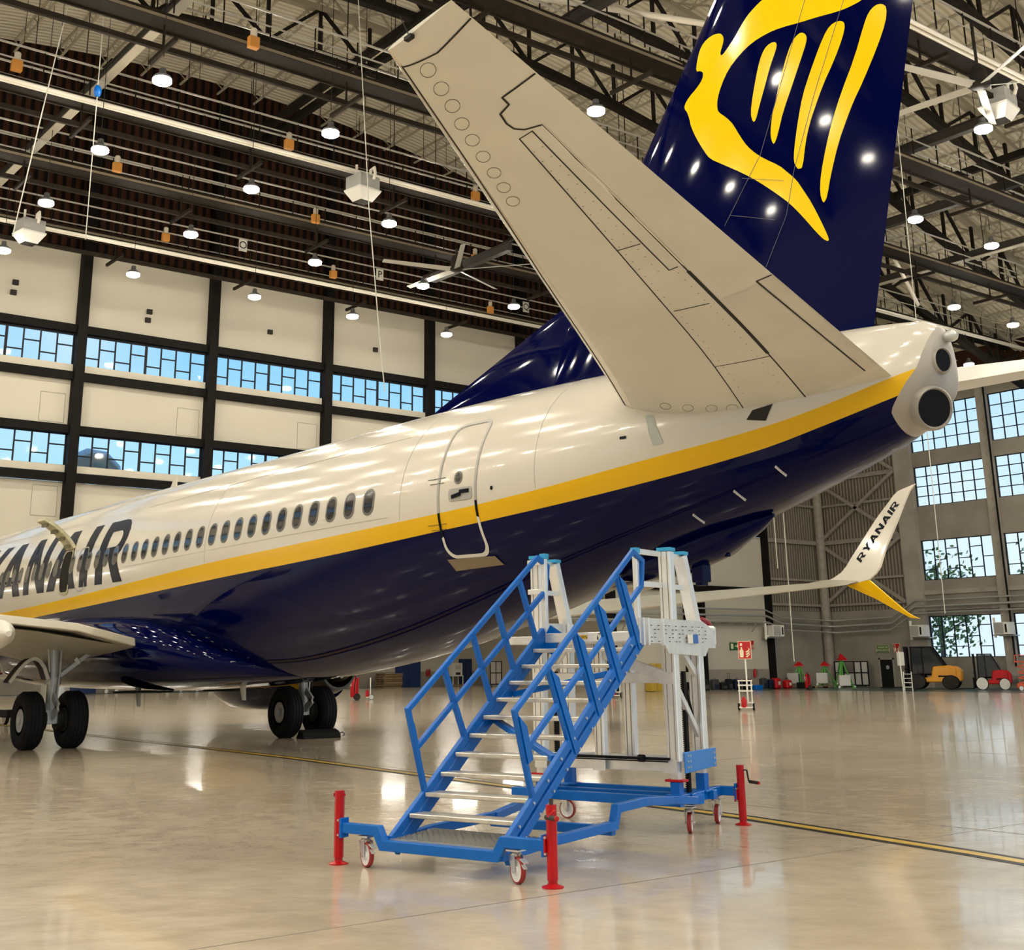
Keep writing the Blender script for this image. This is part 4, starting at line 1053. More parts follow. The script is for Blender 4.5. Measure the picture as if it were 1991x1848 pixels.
for u, v in ((-.30,3.03), (-.26,3.57)):
    post('tower_post', (u,v,.64), (u,v,1.72), .11, .09)
for z, h in ((.60,.105), (1.40,.095)):
    for v in (3.03, 3.57):
        frame_part('cross_beam', lambda M: M.bar((-1.0,v+.02,z), (.5,v+.02,z), .06, h), aluminium, .004)
for u, du in ((.5,-.03),(-1.0,.03),(-.3,0)):
    for z, h in ((.60,.12),(1.40,.11)): frame_part('corner_plate', lambda M: M.cbox((u+du,2.97,z), (.14,.012,h)), aluminium, 0)
for z in (.62, 1.40): frame_part('side_beam', lambda M: M.bar((-1.0,3.03,z), (-1.0,3.57,z), .06, .10), aluminium, .004)
pb = frame_part('blue_plate', lambda M: M.prism([(.57,3.06,.725),(.57,3.74,.735),(.57,3.74,.56),(.57,3.06,.535)], (.012,0,0)), mat('light_blue_plate', (.03,.20,.60), .4), .004)
frame_part('plate_bolt', lambda M: [M.tube((.582,v,z), (.594,v,z), .010, 8) for v in (3.11,3.16,3.68) for z in (.59,.64,.69)], steel, 0, pb)
for a, b_, w, h in (((-.45,3.03,1.70),(.42,3.03,1.42),.05,.10), ((.5,3.08,1.35),(.5,3.55,.85),.045,.06), ((.5,3.2,1.70),(.5,3.55,1.42),.045,.06)): frame_part('diagonal_brace', lambda M: M.bar(a, b_, w, h), aluminium, .004)
for q in (-.55, -.35): frame_part('scissor_brace', lambda M: M.bar((-.95,3.1,1.42), (q,2.6,1.75), .04, .06), lightal, .004)
def rack(M, u, v):
    M.bar((u,v,.34), (u,v,1.46), .03, .05, 0, (0,1,0))
    for k in range(56): M.cbox((u-.022,v,.36+.0195*k), (.02,.022,.010))
frame_part('lift_rack', lambda M: rack(M,.49,3.30), black, 0); frame_part('lift_rack', lambda M: rack(M,-.98,3.30), black, 0)
frame_part('drive_shaft', lambda M: (M.tube((-1.0,2.97,.665), (.47,2.97,.665), .014, 10), M.tube((.14,2.97,.665), (.20,2.97,.665), .034, 12), M.tube((-1.0,2.93,.645), (.47,2.93,.645), .006, 8)), black, 0, smooth=40)
frame_part('gas_strut', lambda M: M.tube((.49,3.34,1.30), (.49,3.56,.80), .014, 8), black, 0, smooth=40)
# platform deck with guard rails
deck = frame_part('platform_deck', lambda M: (M.box((-1.0,2.42,1.725), (.5,3.95,1.80)),), aluminium, .006)
frame_part('deck_fascia', lambda M: (M.box((-.505,2.36,1.735), (.505,2.42,1.825)),), lightal, .006, deck)
MB().box((-.22,2.352,1.765), (-.03,2.359,1.80)).build('warning_label', mat('label_yellow', (.60,.38,.02), .5), deck)
M = MB().box((.05,2.353,1.745), (.21,2.359,1.822)); lab = M.build('load_label', white, deck)
font_obj('MAX 2', .026, 'label_text', black, lab, (.13,2.351,1.808), (math.pi/2,0,0), .0006)
M = MB()
for u in (.09, .13): M.ball((u,2.352,1.788), .006, 8, 0, (1,.2,1)); M.cbox((u,2.352,1.767), (.012,.002,.026))
M.build('load_pictogram', black, lab)
font_obj('CARGA MAX. 200 Kg', .022, 'label_text', black, deck, (-.125,2.351,1.783), (math.pi/2,0,0), .0006)
perf = mat('perforated_aluminium', (.72,.73,.71), .4, .6, var=.12, vscale=8)
sp = frame_part('side_panel', lambda M: (M.prism([(.57,2.30,1.715),(.57,2.78,1.715),(.57,2.86,1.625),(.57,3.66,1.60),(.57,3.74,1.68),(.57,3.90,1.68),(.57,3.90,1.85),(.57,3.62,1.94),(.57,2.30,1.945)], (-.02,0,0)),), perf, .003)
frame_part('panel_slot', lambda M: [M.cbox((.582,2.36+.072*i,1.735+.036*j), (.004,.026,.007)) for i in range(19) for j in range(5) if (i*3+j) % 5 < 3], dark, 0, sp)
for v in (2.33, 2.42, 2.72): frame_part('panel_edge', lambda M: M.bar((.585,v,1.70), (.585,v,1.945), .03, .03, 0, (0,1,0)), lightal, 0, sp)
frame_part('maker_plate', lambda M: M.cbox((.585,3.30,1.765), (.006,.11,.085)), white, 0, sp); frame_part('blue_label', lambda M: M.cbox((.585,3.42,1.765), (.006,.10,.085)), mat('label_blue', (.03,.14,.48), .5), 0, sp)
frame_part('side_panel', lambda M: (M.box((-1.03,2.98,1.72), (-1.01,3.64,1.95)),), perf, .003)
frame_part('end_stop', lambda M: (M.box((.36,3.80,1.70), (.56,3.96,1.90)),), lightal, .02)
frame_part('red_hose', lambda M: M.path([(.40,3.66,1.95),(.47,3.78,1.965),(.50,3.88,1.94),(.50,3.95,1.88)], .03, 8), mat('hose_red', (.28,.01,.02), .4), 0, smooth=60)
for u, s in ((.50, 1), (-.52, -1)):
    g = MB(); g.bar((u,2.40,1.80), (u,2.40,2.56), .05, .05, 0, (0,1,0))
    gp = g.build('guard_post', lightal, STAIR, bevel=.006)
    frame_part('post_cap', lambda M: M.cbox((u,2.40,2.565), (.07,.07,.05)), cyanp, .004, gp)
for z in (2.56, 2.26):
    v1 = 3.36 if z > 2.4 else 3.48
    for a, b_ in (((.5,2.42,z),(.46,2.97,z+.01)), ((.5,3.05,z),(.5,v1,z)), ((-1.07,2.95,z),(-.86,2.95,z)), ((-1.0,3.05,z),(-1.0,v1,z))): frame_part('guard_rail', lambda M: M.bar(a, b_, .035, .05), lightal, .004)
frame_part('corner_bracket', lambda M: (M.bar((-.5,2.38,1.66), (-.38,2.38,1.86), .03, .16, 0, (1,0,0)),), blue, .004)
# ================================================================== HIGH-BAY LAMPS
housing = mat('lamp_housing', (.10,.10,.10), .5, .3)
EM = mat('lamp_lens', (1,1,1), .4, emit=(1.0,.92,.77), estr=LAMP_STRENGTH)
LZ = 17.0
for k, (x, y) in enumerate([(x, y) for x in (-12,-19,-26) for y in (-14,-5,4,13,22,31,40)]):  # unseen glowing boxes added to brighten the dark annex
    o = MB().box((x-.15,y-.7,5.50), (x+.15,y+.7,5.60)).build('annex_fill_light', mat('fill_light_glow', (1,1,1), .4, emit=(1,.94,.82), estr=34)); tag(o, 'long white fill light added on the low annex ceiling, hidden from view', 'lamp', 'added annex fill lights')
SEEN = [(15.6,.2),(10.0,.6),(4.5,.8),(15.3,5.7),(9.8,5.9),(4.4,6.2),(9.7,11.5),(4.2,11.6),(-1.5,6.4),(-1.5,11.9),(-1.7,17.0),(-1.8,22.4),(21.2,11.1),(3.9,22.0),(27.2,21.4),(21.3,26.7),(21.3,31.7),(15.5,38.3),(15.4,43.4),(9.5,49.2),(-1.5,1.2),(4.1,16.9)]
GX = [-1.6,4.35,9.85,15.6,21.3,27.2,33.0,38.8,44.6,50.4,56.2]; GY = [-26.6,-21.2,-15.8,-10.4,-5.0,.4,5.9,11.5,17.0,22.0,26.8,31.8,38.2,43.4,49.2]
lamps = list(SEEN)
for gx in GX:
    for gy in GY:
        if inframe((gx, gy, LZ), 60) or inframe((gx, gy, LZ+3), 60): continue
        if min(abs(gx-a)+abs(gy-b_) for a, b_ in SEEN) < 3: continue
        lamps.append((gx, gy))
def make_lamp():
    r = thing('high_bay_lamp', 'x', 'lamp', (0,0,LZ))
    M = MB(); M.lathe([(.05,.36),(.09,.34),(.10,.20),(.24,.10),(.25,.02),(.235,.0)], (0,0,0), (0,0,1), 20); M.build('housing', housing, r, smooth=40)
    M = MB(); M.lathe([(.26,.02),(.26,-.06),(.20,-.10),(.01,-.115)], (0,0,0), (0,0,1), 20); M.build('lens', EM, r, smooth=40)
    M = MB(); M.tube((0,0,.35), (0,0,5.5), .012, 6); M.build('suspension_rod', dark, r)
    return r
lamp0 = make_lamp()
def ordw(i): return ['first','second','third','fourth','fifth','sixth','seventh','eighth','ninth','tenth','eleventh','twelfth'][i]
seenL = sorted(range(len(SEEN)), key=lambda i: px((*SEEN[i], LZ))[0])
DESC = {}
left = [i for i in seenL if px((*SEEN[i], LZ))[0] < 1010]
rowname = [(-1.6,'against the white far wall panels'),(4.35,'in the lowest row before the brown sheeting'),(9.85,'in the middle row before the brown sheeting'),(15.6,'in the top row before the brown sheeting')]
for gx, nm in rowname:
    row = [i for i in left if abs(SEEN[i][0]-gx) < 1.2]
    for k, i in enumerate(row): DESC[i] = 'glowing round lamp %s, %s from the left' % (nm, ordw(k))
right = [i for i in seenL if i not in DESC]
rn = {0:'above the middle of the grey stabilizer',}
for i in right:
    x, y, w = px((*SEEN[i], LZ))
    DESC[i] = {True: 'glowing round lamp in the roof between the stabilizer and the navy fin'}.get(x < 1300) or None
rr_ = sorted([i for i in right if px((*SEEN[i], LZ))[0] >= 1300], key=lambda i: px((*SEEN[i], LZ))[1])
for k, i in enumerate(rr_): DESC[i] = 'glowing round lamp under the roof right of the navy fin, %s from the top' % ordw(k)
for i, (x, y) in enumerate(lamps):
    o = lamp0 if i == 0 else copy_tree(lamp0)
    o.location = (x, y, LZ)
    for ch in o.children:
        if ch.name.startswith('suspension'): ch.scale.z = (zc(y)-.03-LZ)/5.5
    if i < len(SEEN): o['label'] = DESC[i]; o['group'] = 'high-bay lamps under the hangar roof'
    else: o['label'] = 'round high-bay lamp hanging outside the view, to the side or behind'; o['group'] = 'high-bay lamps outside the view'
# ================================================================== CEILING FANS, HEATERS, BOXES, PLATES, CABLES
fanw = mat('fan_blade', (.62,.62,.58), .35, .2)
def fan(label, loc, a0, R=3.2, rod=3.0):
    r = thing('ceiling_fan', label, 'ceiling fan', loc)
    M = MB(); M.lathe([(.02,.62),(.16,.60),(.24,.42),(.25,.18),(.30,.12),(.32,.02),(.20,-.05),(.01,-.06)], (0,0,0), (0,0,1), 24); M.build('motor', dark, r, smooth=40)
    M = MB(); M.tube((0,0,.55), (0,0,rod), .045, 8); M.build('downrod', dark, r)
    for k in range(5):
        a = a0+2*math.pi*k/5; d = Vector((math.cos(a), math.sin(a), 0)); s_ = Vector((-d.y, d.x, 0))
        M = MB(); p, q = d*.28, d*R; w0, w1 = .12, .10
        up_ = Vector((0,0,.02)); tl = Vector((0,0,.05))
        M.add([p-s_*w0-tl, p+s_*w0+tl, q+s_*w1+tl*.6, q-s_*w1-tl*.6]+[v+up_ for v in (p-s_*w0-tl, p+s_*w0+tl, q+s_*w1+tl*.6, q-s_*w1-tl*.6)], [(0,1,2,3),(7,6,5,4),(0,4,5,1),(1,5,6,2),(2,6,7,3),(3,7,4,0)])
        M.build('blade', fanw, r)
fan('large five-bladed ceiling fan with pale blades before the dark far wall, under the stabilizer tip', (6.19,17.13,17.2), R_(40), 3.2, .9)
fan('large five-bladed ceiling fan with a black motor under the roof, right of the navy fin', (28.2,19.66,17.5), R_(42), 3.0, 2.0)
hb = mat('heater_grey', (.45,.45,.43), .45, .3); hw_ = mat('heater_white', (.72,.71,.66), .4)
def heater(label, loc, rz):
    r = thing('unit_heater', label, 'heater', loc, rz)
    M = MB(); M.box((-.42,-.45,0), (.42,.45,.52)); M.build('casing', hb, r, bevel=.01)
    M = MB().loft([[(x*s,y*s,z) for x, y in ((-.46,-.5),(.46,-.5),(.46,.5),(-.46,.5))] for s, z in ((1,.02),(.98,-.04),(.52,-.42))], True, False); M.build('hood', hw_, r)
    M = MB(); M.box((-.22,-.25,-.43), (.22,.25,-.39)); M.build('outlet', p_line, r)
    M = MB(); M.tube((-.3,.3,.5), (-.3,.3,zc(loc[1])-loc[2]-.03), .012, 6); M.build('hanger_rod', dark, r)
    M = MB(); M.path([(.30,.1,.5),(.32,.1,.75),(.52,.1,.80),(.56,.1,.55),(.48,.1,.35)], .06, 8); M.path([(-.1,-.2,.5),(-.12,-.2,.8),(-.12,-.2,1.0)], .05, 8); M.build('flue', pipew, r, smooth=60)
heater('square grey and white unit heater under the middle strip of pipes, below the stabilizer tip', (9.65,10.38,18.0), R_(8))
heater('square grey and white unit heater at the far left under the lower strip of pipes', (-1.94,2.24,18.0), R_(8))
heater('square grey and white unit heater under the roof right of the navy fin', (27.14,22.57,18.0), R_(8))
org = mat('beacon_orange', (.62,.27,.05), .5); orgc = mat('beacon_pale', (.62,.56,.46), .5)
def beacon(label, loc):
    r = thing('emergency_beacon', label, 'emergency beacon', loc, 0, 'orange beacons along the catwalks')
    MB().box((0,-.16,-.24), (.20,.16,.12)).build('housing', org, r, bevel=.015)
    M = MB(); M.lathe([(.10,.12),(.10,.36),(.06,.40),(.01,.41)], (.10,0,0), (0,0,1), 14); M.build('sounder', orgc, r, smooth=40)
BE = [((15.66,2.8,18.95),'on the brown catwalk under the roof, top left'), ((9.3,-1.97,19.39),'on the upper catwalk at the left edge'), ((9.3,7.47,19.21),'on the upper catwalk, middle one of three'), ((9.3,15.68,19.16),'on the upper catwalk, right beside the stabilizer edge'),
      ((3.6,3.49,19.29),'on the middle catwalk, left one of three'), ((3.6,11.85,19.09),'on the middle catwalk, middle one of three'), ((3.6,19.99,18.98),'on the middle catwalk, right one of three, behind the fan'),
      ((-3.0,8.27,19.43),'on the lowest catwalk above the white wall, left one'), ((-3.0,16.63,19.31),'on the lowest catwalk, near the letter P plate'), ((-3.0,25.98,19.14),'on the lowest catwalk, right one, beside the letter Q plate')]
for loc, d in BE: beacon('orange beacon with pale sounder '+d, loc)
for ch, loc in (('O',(-2.98,11.96,19.77)), ('P',(-2.98,19.27,19.75)), ('Q',(-2.98,28.42,19.66))):
    r = MB().box((0,-.2,-.28), (.02,.2,.28)).build('bay_plate', white); r.location = loc; tag(r, 'white plate with the black letter %s on the lowest catwalk rail' % ch, 'sign', 'letter plates on the lowest catwalk')
    font_obj(ch, .5, 'letter', black, r, (.022,0,0), (math.pi/2,0,math.pi/2), .004)
cab_m = mat('cable_grey', (.55,.53,.46), .5)
def cable(label, pts, r=.014, m_=cab_m, name='hanging_cable'):
    o = MB().path(pts, r, 6).build(name, m_, smooth=60); return tag(o, label, 'cable', 'cables hanging from the roof')
cable('slanting pale cable at the upper left, running down to the left edge heater', [(14,-1.7,zc(-1.7)),(14,-2.0,19.4),(14,-2.45,15.9),(14,-2.9,12.3)], .016)
c1 = cable('pale cable with a blue block at the upper left', [(14,-1.0,zc(-1)),(14,-1.0,12.6)], .014)
M = MB(); M.ball((14,-1.0,16.95), .16, 12, 0, (.6,.7,1.2)); M.build('block', blue, c1, smooth=60)
cable('long pale cable hanging past the unit heater, left of the stabilizer tip', [(18,4.5,zc(4.5)),(18,4.9,20.4),(18,5.4,13.8),(18,5.8,10.2),(18,6.0,8.6)], .016)
cable('pale cable hanging before the grey corrugated corner wall, right one of the pair', [(12,29.58,zc(29.58)),(12,29.58,1.55)], .018)
cable('pale cable hanging before the grey corrugated corner wall, left one of the pair', [(12,28.75,zc(28.75)),(12,28.98,5.2)], .016)
cable('pale cable hanging before the right-hand glazing beside the winglet tip', [(25,20.5,zc(20.5)),(25,20.1,2.8)], .012)
# ================================================================== WALL-MOUNTED THINGS
gal = mat('galvanised_pipe', (.50,.50,.46), .35, .6)
M = MB()
for dz_, dx in ((0,0),(-.38,.12),(.36,-.06)):
    z = 4.25+dz_; M.path([(XW+.5+dx,33,z),(XW+.5+dx,49.6,z),(XW+.7+dx,50.8,z-.45),(XW+.7+dx,YR-.9,z-.55),(XW+1.1+dx,YR-.6,z-.58),(-1.2,YR-.55-dx,z-.50),(.4,YR-.45-dx,z+.42),(XF-2,YR-.45-dx,z+.42)], .05 if dz_ else .07, 8)
for k in range(14):
    y = 34+1.2*k; M.bar((XW,y,3.8), (XW+.75,y,3.8), .04, .05); M.bar((XW+.3,y,3.3) if k % 3 == 0 else (XW+.6,y,3.75), (XW+.7,y,3.8), .05, .05)
for k in range(24):
    x = -4+1.6*k
    if x > .6: M.bar((x,YR-.05,4.42), (x,YR-.7,4.42), .04, .05)
    else: M.bar((x,YR-.05,3.55), (x,YR-.7,3.55), .04, .05)
M.box((XW+.15,33,3.86), (XW+.55,49.6,3.90))
pp = M.build('wall_piping', gal, smooth=50); tag(pp, 'grey pipes and cable trays running along the far and right walls', 'pipes')
acm = mat('ac_case', (.72,.71,.66), .5); acg = mat('ac_grille', (.30,.29,.26), .6)
def acunit(label, loc, rz):
    r = thing('air_cooler', label, 'air conditioner', loc, rz, 'wall air coolers')
    MB().box((-.44,-.35,-.34), (.44,.35,.34)).build('case', acm, r, bevel=.02)
    M = MB()
    for k in range(14): M.box((-.40,-.37,-.28+.042*k), (.14,-.35,-.258+.042*k))
    M.build('grille', acg, r)
    MB().box((.24,-.37,-.22), (.34,-.355,.22)).build('slot', black, r)
    MB().box((-.5,.2,-.42), (.5,.66,-.36)).build('bracket', gal, r)
    M = MB(); M.bar((-.65,.1,-.5), (-.65,.1,.6), .1, .1); M.bar((-.65,.1,-.30), (-.44,.1,-.30), .1, .1); M.build('duct', pipew, r)
acunit('pale wall air cooler left of the lower glazing, near the yellow winglet blade', (.75,55.3,3.25), 0)
acunit('pale wall air cooler in front of the lower glazing at the right edge', (6.17,55.3,3.26), 0)
acunit('pale wall air cooler at the edge of the white wall, left of the corrugated corner', (-5.75,50.0,3.36), R_(80))
sred = mat('sign_red', (.50,.010,.012), .45); sgrn = mat('sign_green', (.02,.12,.03), .45); swht = mat('sign_pale', (.80,.76,.52), .45)
def firesign(label, c, ux, w, h, name='fire_sign'):
    """red extinguisher board: bottle, flames and a pale rim; ux is the board's right direction"""
    r = thing(name, label, 'sign', c); ux = Vector(ux).normalized(); n_ = ux.cross(Vector((0,0,1)))
    def P(u, v, d=0): return ux*(u*w/2)+Vector((0,0,v*h/2))+n_*d
    MB().prism([P(-1.08,-1.06),P(1.08,-1.06),P(1.08,1.06),P(-1.08,1.06)], -n_*.02).build('rim', swht, r)
    MB().prism([P(-1,-1,.004),P(1,-1,.004),P(1,1,.004),P(-1,1,.004)], -n_*.003).build('board', sred, r)
    M = MB(); M.add([P(-.80,-.85,.008),P(-.22,-.85,.008),P(-.18,-.1,.008),P(-.38,.12,.008),P(-.38,.35,.008),P(-.62,.35,.008),P(-.62,.12,.008),P(-.86,-.1,.008)], [tuple(range(8))])
    M.add([P(-.7,.5,.008),P(-.35,.5,.008),P(-.35,.8,.008),P(-.7,.8,.008)], [(0,1,2,3)])
    for a, b_ in ((-.75,.05),(-.48,.30),(-.2,.5)):
        M.add([P(.10,a,.008),P(.38,a-.12,.008),P(.85,a+.25,.008),P(.62,a+.55,.008),P(.66,a+.22,.008)], [(0,1,2,3,4)])
    M.build('pictogram', swht, r)
    return r
firesign('red extinguisher sign on the grey right wall, above the black door', (-1.37,55.92,2.31), (1,0,0), .42, .5)
firesign('red extinguisher sign on the white far wall, behind the sign trolley', (XW+.06,48.6,2.55), (0,1,0), .36, .50)
r = thing('exit_sign', 'small green exit sign on the white far wall, left of the red sign', 'sign', (XW+.05,47.05,2.46), R_(90)); MB().box((-.42,-.01,-.22), (.42,.01,.22)).build('board', sgrn, r)
M = MB(); M.add([(-.34,-.014,-.15),(-.12,-.014,-.15),(-.12,-.014,.15),(-.34,-.014,.15)], [(0,1,2,3)]); M.add([(0,-.014,-.02),(.2,-.014,-.02),(.2,-.014,-.10),(.34,-.014,.02),(.2,-.014,.14),(.2,-.014,.05),(0,-.014,.05)], [tuple(range(7))]); M.build('pictogram', swht, r)
r = thing('exit_sign', 'green SALIDA DE EMERGENCIA sign on the grey right wall above the black door', 'sign', (-2.37,55.92,2.27)); MB().box((-.46,0,-.21), (.46,.02,.21)).build('board', mat('sign_green2', (.10,.17,.05), .45), r)
for txt, z in (('SALIDA DE', .09), ('EMERGENCIA', -.09)): font_obj(txt, .155, 'sign_text', swht, r, (0,-.004,z), (math.pi/2,0,0), .001)
M = MB(); M.bars([(-.46,-.003,-.21),(.46,-.003,-.21),(.46,-.003,.21),(-.46,-.003,.21),(-.46,-.003,-.21)], .03, .006); M.build('rim', swht, r)
# black personnel door with a round window, on the right wall
d_ = MB().box((-2.66,YR-.05,0), (-1.80,YR,1.62)).build('door_1', black); struct(d_)
M = MB(); M.lathe([(.12,0),(.01,.005)], (-2.15,YR-.055,1.17), (0,-1,0), 20); M.build('door_window', mat('door_glass', (.35,.40,.45), .2), d_)
MB().box((-2.78,YR-.04,0), (-2.66,YR+.0,1.72)).box((-1.80,YR-.04,0), (-1.68,YR,1.72)).box((-2.78,YR-.04,1.62), (-1.68,YR,1.72)).build('door_frame', conc2, d_)
for n_, (y0_, y1_, z1_) in enumerate(((15.85,18.05,1.0),(40.35,42.55,1.95),(46.1,47.3,1.95))):
    d_ = MB().box((XA+.02,y0_,0), (XA+.10,y1_,z1_)).build('door_%d' % (n_+2), bluedoor); struct(d_); MB().box((XA+.10,(y0_+y1_)/2-.015,0), (XA+.105,(y0_+y1_)/2+.015,z1_)).build('door_gap', black, d_)
for k, (y, z) in enumerate(((3.15,16.6),(9.05,16.2),(15.2,15.9))): pass
# small dark fittings left on the white panels
M = MB(); 
for y, z in ((3.2,17.3),(3.15,16.85),(9.2,17.0),(9.15,16.6),(15.3,17.0),(21.3,17.0)): M.box((XW,y-.12,z-.1), (XW+.12,y+.12,z+.12))
M.build('wall_fixing', dark, wallo)
# ================================================================== THINGS ON THE FLOOR
greenp = mat('jack_green', (.09,.34,.05), .4); wood = mat('pallet_wood', (.30,.20,.10), .75, var=.25, vscale=4)
pale = mat('pale_case', (.60,.59,.55), .5); orange = mat('machine_orange', (.78,.33,.015), .35, var=.05, coat=.3); scis = mat('lift_orange_red', (.60,.075,.015), .4)
glassd = mat('dark_glass', (.02,.025,.03), .08, coat=.4)
def smallwheel(name, c, r, w, parent, axis=(0,1,0), m2=None):
    M = MB(); M.lathe([(r*.5,-w*.5,1),(r*.9,-w*.5,0),(r,-w*.3,0),(r,w*.3,0),(r*.9,w*.5,1),(r*.5,w*.5,1)], c, axis, 22, 0); return M.build(name, [black, m2 or steel], parent, smooth=40)
# wheeled red fire extinguisher
def trolley_ext(label, loc, rz, h=1.0):
    r = thing('wheeled_extinguisher', label, 'fire extinguisher', loc, rz, 'wheeled red extinguishers')
    s = h/1.0
    M = MB(); M.lathe([(.02,.10),(.16,.12),(.17,.2),(.17,.74),(.13,.86),(.05,.92),(.05,.98),(.01,1.0)], (0,0,0), (0,0,1), 20); b_ = M.build('cylinder', red, r, smooth=40); 
    M = MB(); M.path([(0,.05,.95),(.2,.05,.92),(.24,0,.6),(.2,0,.3)], .02, 6); M.tube((0,0,.98), (0,0,1.03), .04, 8); M.build('hose', black, r, smooth=60)
    M = MB(); M.add([(.03,-.172,.55),(.12,-.128,.55),(.12,-.128,.8),(.03,-.172,.8)], [(0,1,2,3)]); M.build('sticker', white, r)
    M = MB(); M.path([(-.16,.12,.12),(-.16,.16,.9),(.16,.16,.9),(.16,.12,.12)], .018, 6); M.tube((-.26,.1,.15), (.26,.1,.15), .02, 8); M.build('carriage', red, r)
    for x in (-.27, .27): smallwheel('wheel', (x,.1,.14), .14, .07, r, (1,0,0), dark)
    r.scale = (s, s, s)
    return r
trolley_ext('red wheeled extinguisher behind the starboard landing wheels, beside a white trolley', (-5.3,19.7,0), R_(-30), 1.12)
trolley_ext('red wheeled extinguisher standing before the green tripod jacks', (-1.54,47.4,0), R_(-40), .92)
# white two-wheel sign carriages
def cart(label, loc, rz, sign=True, h=2.0):
    r = thing('sign_trolley', label, 'sign trolley', loc, rz, 'white two-wheeled trolleys')
    M = MB()
    for x in (-.2, .2): M.tube((x,0,.12), (x,0,.95), .022, 8)
    for z in (.25,.62,.80,.95): M.bar((-.24,0,z), (.24,0,z), .05, .045)
    M.bar((-.2,-.18,.10), (.2,-.18,.10), .05, .04); M.bar((-.2,0,.12), (-.2,-.18,.1), .04, .04); M.bar((.2,0,.12), (.2,-.18,.1), .04, .04)
    M.build('frame', white, r)
    for x in (-.24, .24): smallwheel('wheel', (x,.04,.12), .12, .07, r, (1,0,0))
    M = MB(); M.lathe([(.09,.10),(.09,.34),(.04,.42),(.01,.44)], (-.06,-.14,0), (0,0,1), 14); M.build('small_extinguisher', red, r, smooth=40)
    if sign: M = MB(); M.tube((.06,0,.2), (.06,0,h-.5), .028, 8); M.build('pole', white, r)
    return r
cart('white two-wheeled trolley beside the red wheeled extinguisher', (-5.9,20.95,0), R_(-32), False)
s1 = cart('white two-wheeled trolley with a pole and red extinguisher board on the open floor', (16.49,21.39,0), R_(37), True, 2.2)
sb = firesign('tmp', (0,0,0), (1,0,0), .40, .55, 'sign_board')
for k_ in ('label', 'category'): del sb[k_]
sb.parent = s1; sb.location = (.06,-.05,1.93)
# flatten to trolley > board pieces
for ch in list(sb.children): ch.parent = s1; ch.location = sb.location; ch.name = {'rim':'sign_rim','board':'sign_board','pictogram':'sign_pictogram'}.get(ch.name.split('.')[0], ch.name)
bpy.data.objects.remove(sb, do_unlink=True)
cart('white two-wheeled trolley seen between the tower posts of the blue stairs', (1.36,29.8,0), R_(30), False)
r = thing('sign_ladder', 'white pole with a pale board and a short white ladder before the forklift', 'ladder', (4.49,48.1,0), R_(37))
M = MB(); M.bar((-.24,0,0), (-.30,0,2.05), .06, .06); M.build('pole', white, r); MB().box((-.42,.03,1.3), (-.05,.05,2.0)).build('board', pale, r)
M = MB()
for x in (-.18, .22): M.bar((x,-.05,0), (x+.02,.12,.98), .05, .04)
for k in range(4): M.bar((-.18,-.03+.04*k,.2+.22*k), (.24,-.03+.04*k,.2+.22*k), .07, .03)
M.build('ladder', white, r); smallwheel('wheel', (.36,.05,.09), .09, .05, r, (1,0,0))
# tripod jacks
def tripod(label, loc, h, rz):
    r = thing('tripod_jack', label, 'aircraft jack', loc, rz, 'green tripod jacks with red tops')
    M = MB(); M.tube((0,0,.15), (0,0,h*.9), .085, 12); M.build('ram', greenp, r)
    for k in range(3):
        a = 2*math.pi*k/3; q = Vector((math.cos(a)*.62, math.sin(a)*.62, .12))
        M = MB(); M.tube((0,0,h*.86), q, .045, 8); M.tube((0,0,.3), q, .03, 8); M.lathe([(.10,-.12),(.10,-.08),(.03,.02)], q, (0,0,1), 12); M.build('leg', greenp, r)
        smallwheel('wheel', (q.x*1.12,q.y*1.12,.08), .08, .05, r)
    M = MB().loft([[(x*s,y*s,z) for x, y in ((.38,0),(-.19,.33),(-.19,-.33))] for s, z in ((1,h*.80),(.95,h*.84),(.08,h))], True, True); M.build('warning_cover', red, r)
    M = MB(); M.add([(-.192,-.1,h*.85),(-.192,.1,h*.85),(-.10,0,h*.93)], [(0,1,2)]); M.build('emblem', white, r)
    MB().box((-.35,-.75,.15), (.30,-.45,.75)).build('pump_box', pale, r); 
    return r
tripod('green tripod jack under a red pointed cover, left one of the short pair', (-5.45,51.65,.13), 1.42, 0)
tripod('green tripod jack under a red pointed cover, right one of the short pair', (-4.5,52.85,.13), 1.42, R_(25))
tripod('tall green tripod jack under a red pointed cover, beside the white shelving', (-2.9,52.4,0), 2.0, R_(50))
r = thing('wooden_pallet', 'low wooden pallet under the pair of tripod jacks', 'pallet', (-4.95,52.25,0), R_(52))
M = MB(); [M.box((-1.6,-.6+.2*k,.10), (1.6,-.45+.2*k,.13)) for k in range(6)]; [M.box((-1.6+.78*k,-.6,0), (-1.5+.78*k,.6,.10)) for k in range(5)]
M.build('slats', wood, r)
# white shelving behind
r = thing('storage_cabinet', 'black-framed cabinet with pale door panels against the grey right wall', 'cabinet', (-4.3,55.2,.0), 0)
M = MB()
for x in (-1.2,-.55,.25,.75,1.25): M.bar((x,0,.1), (x,0,1.55), .06, .06)
for z in (.12,.85,1.52): M.bar((-1.2,0,z), (1.25,0,z), .05, .06)
M.build('frame', black, r)
for (x0, x1) in ((-1.15,-.6),(-.5,.2),(.3,.7),(.8,1.2)):
    for z0, z1 in ((.16,.82),(.9,1.48)):
        if (x0, z0) == (-.5, .9): continue
        MB().box((x0,.0,z0), (x1,.03,z1)).build('door', pale, r)
for x in (-1.1, 1.15): smallwheel('castor', (x,0,.07), .07, .04, r)
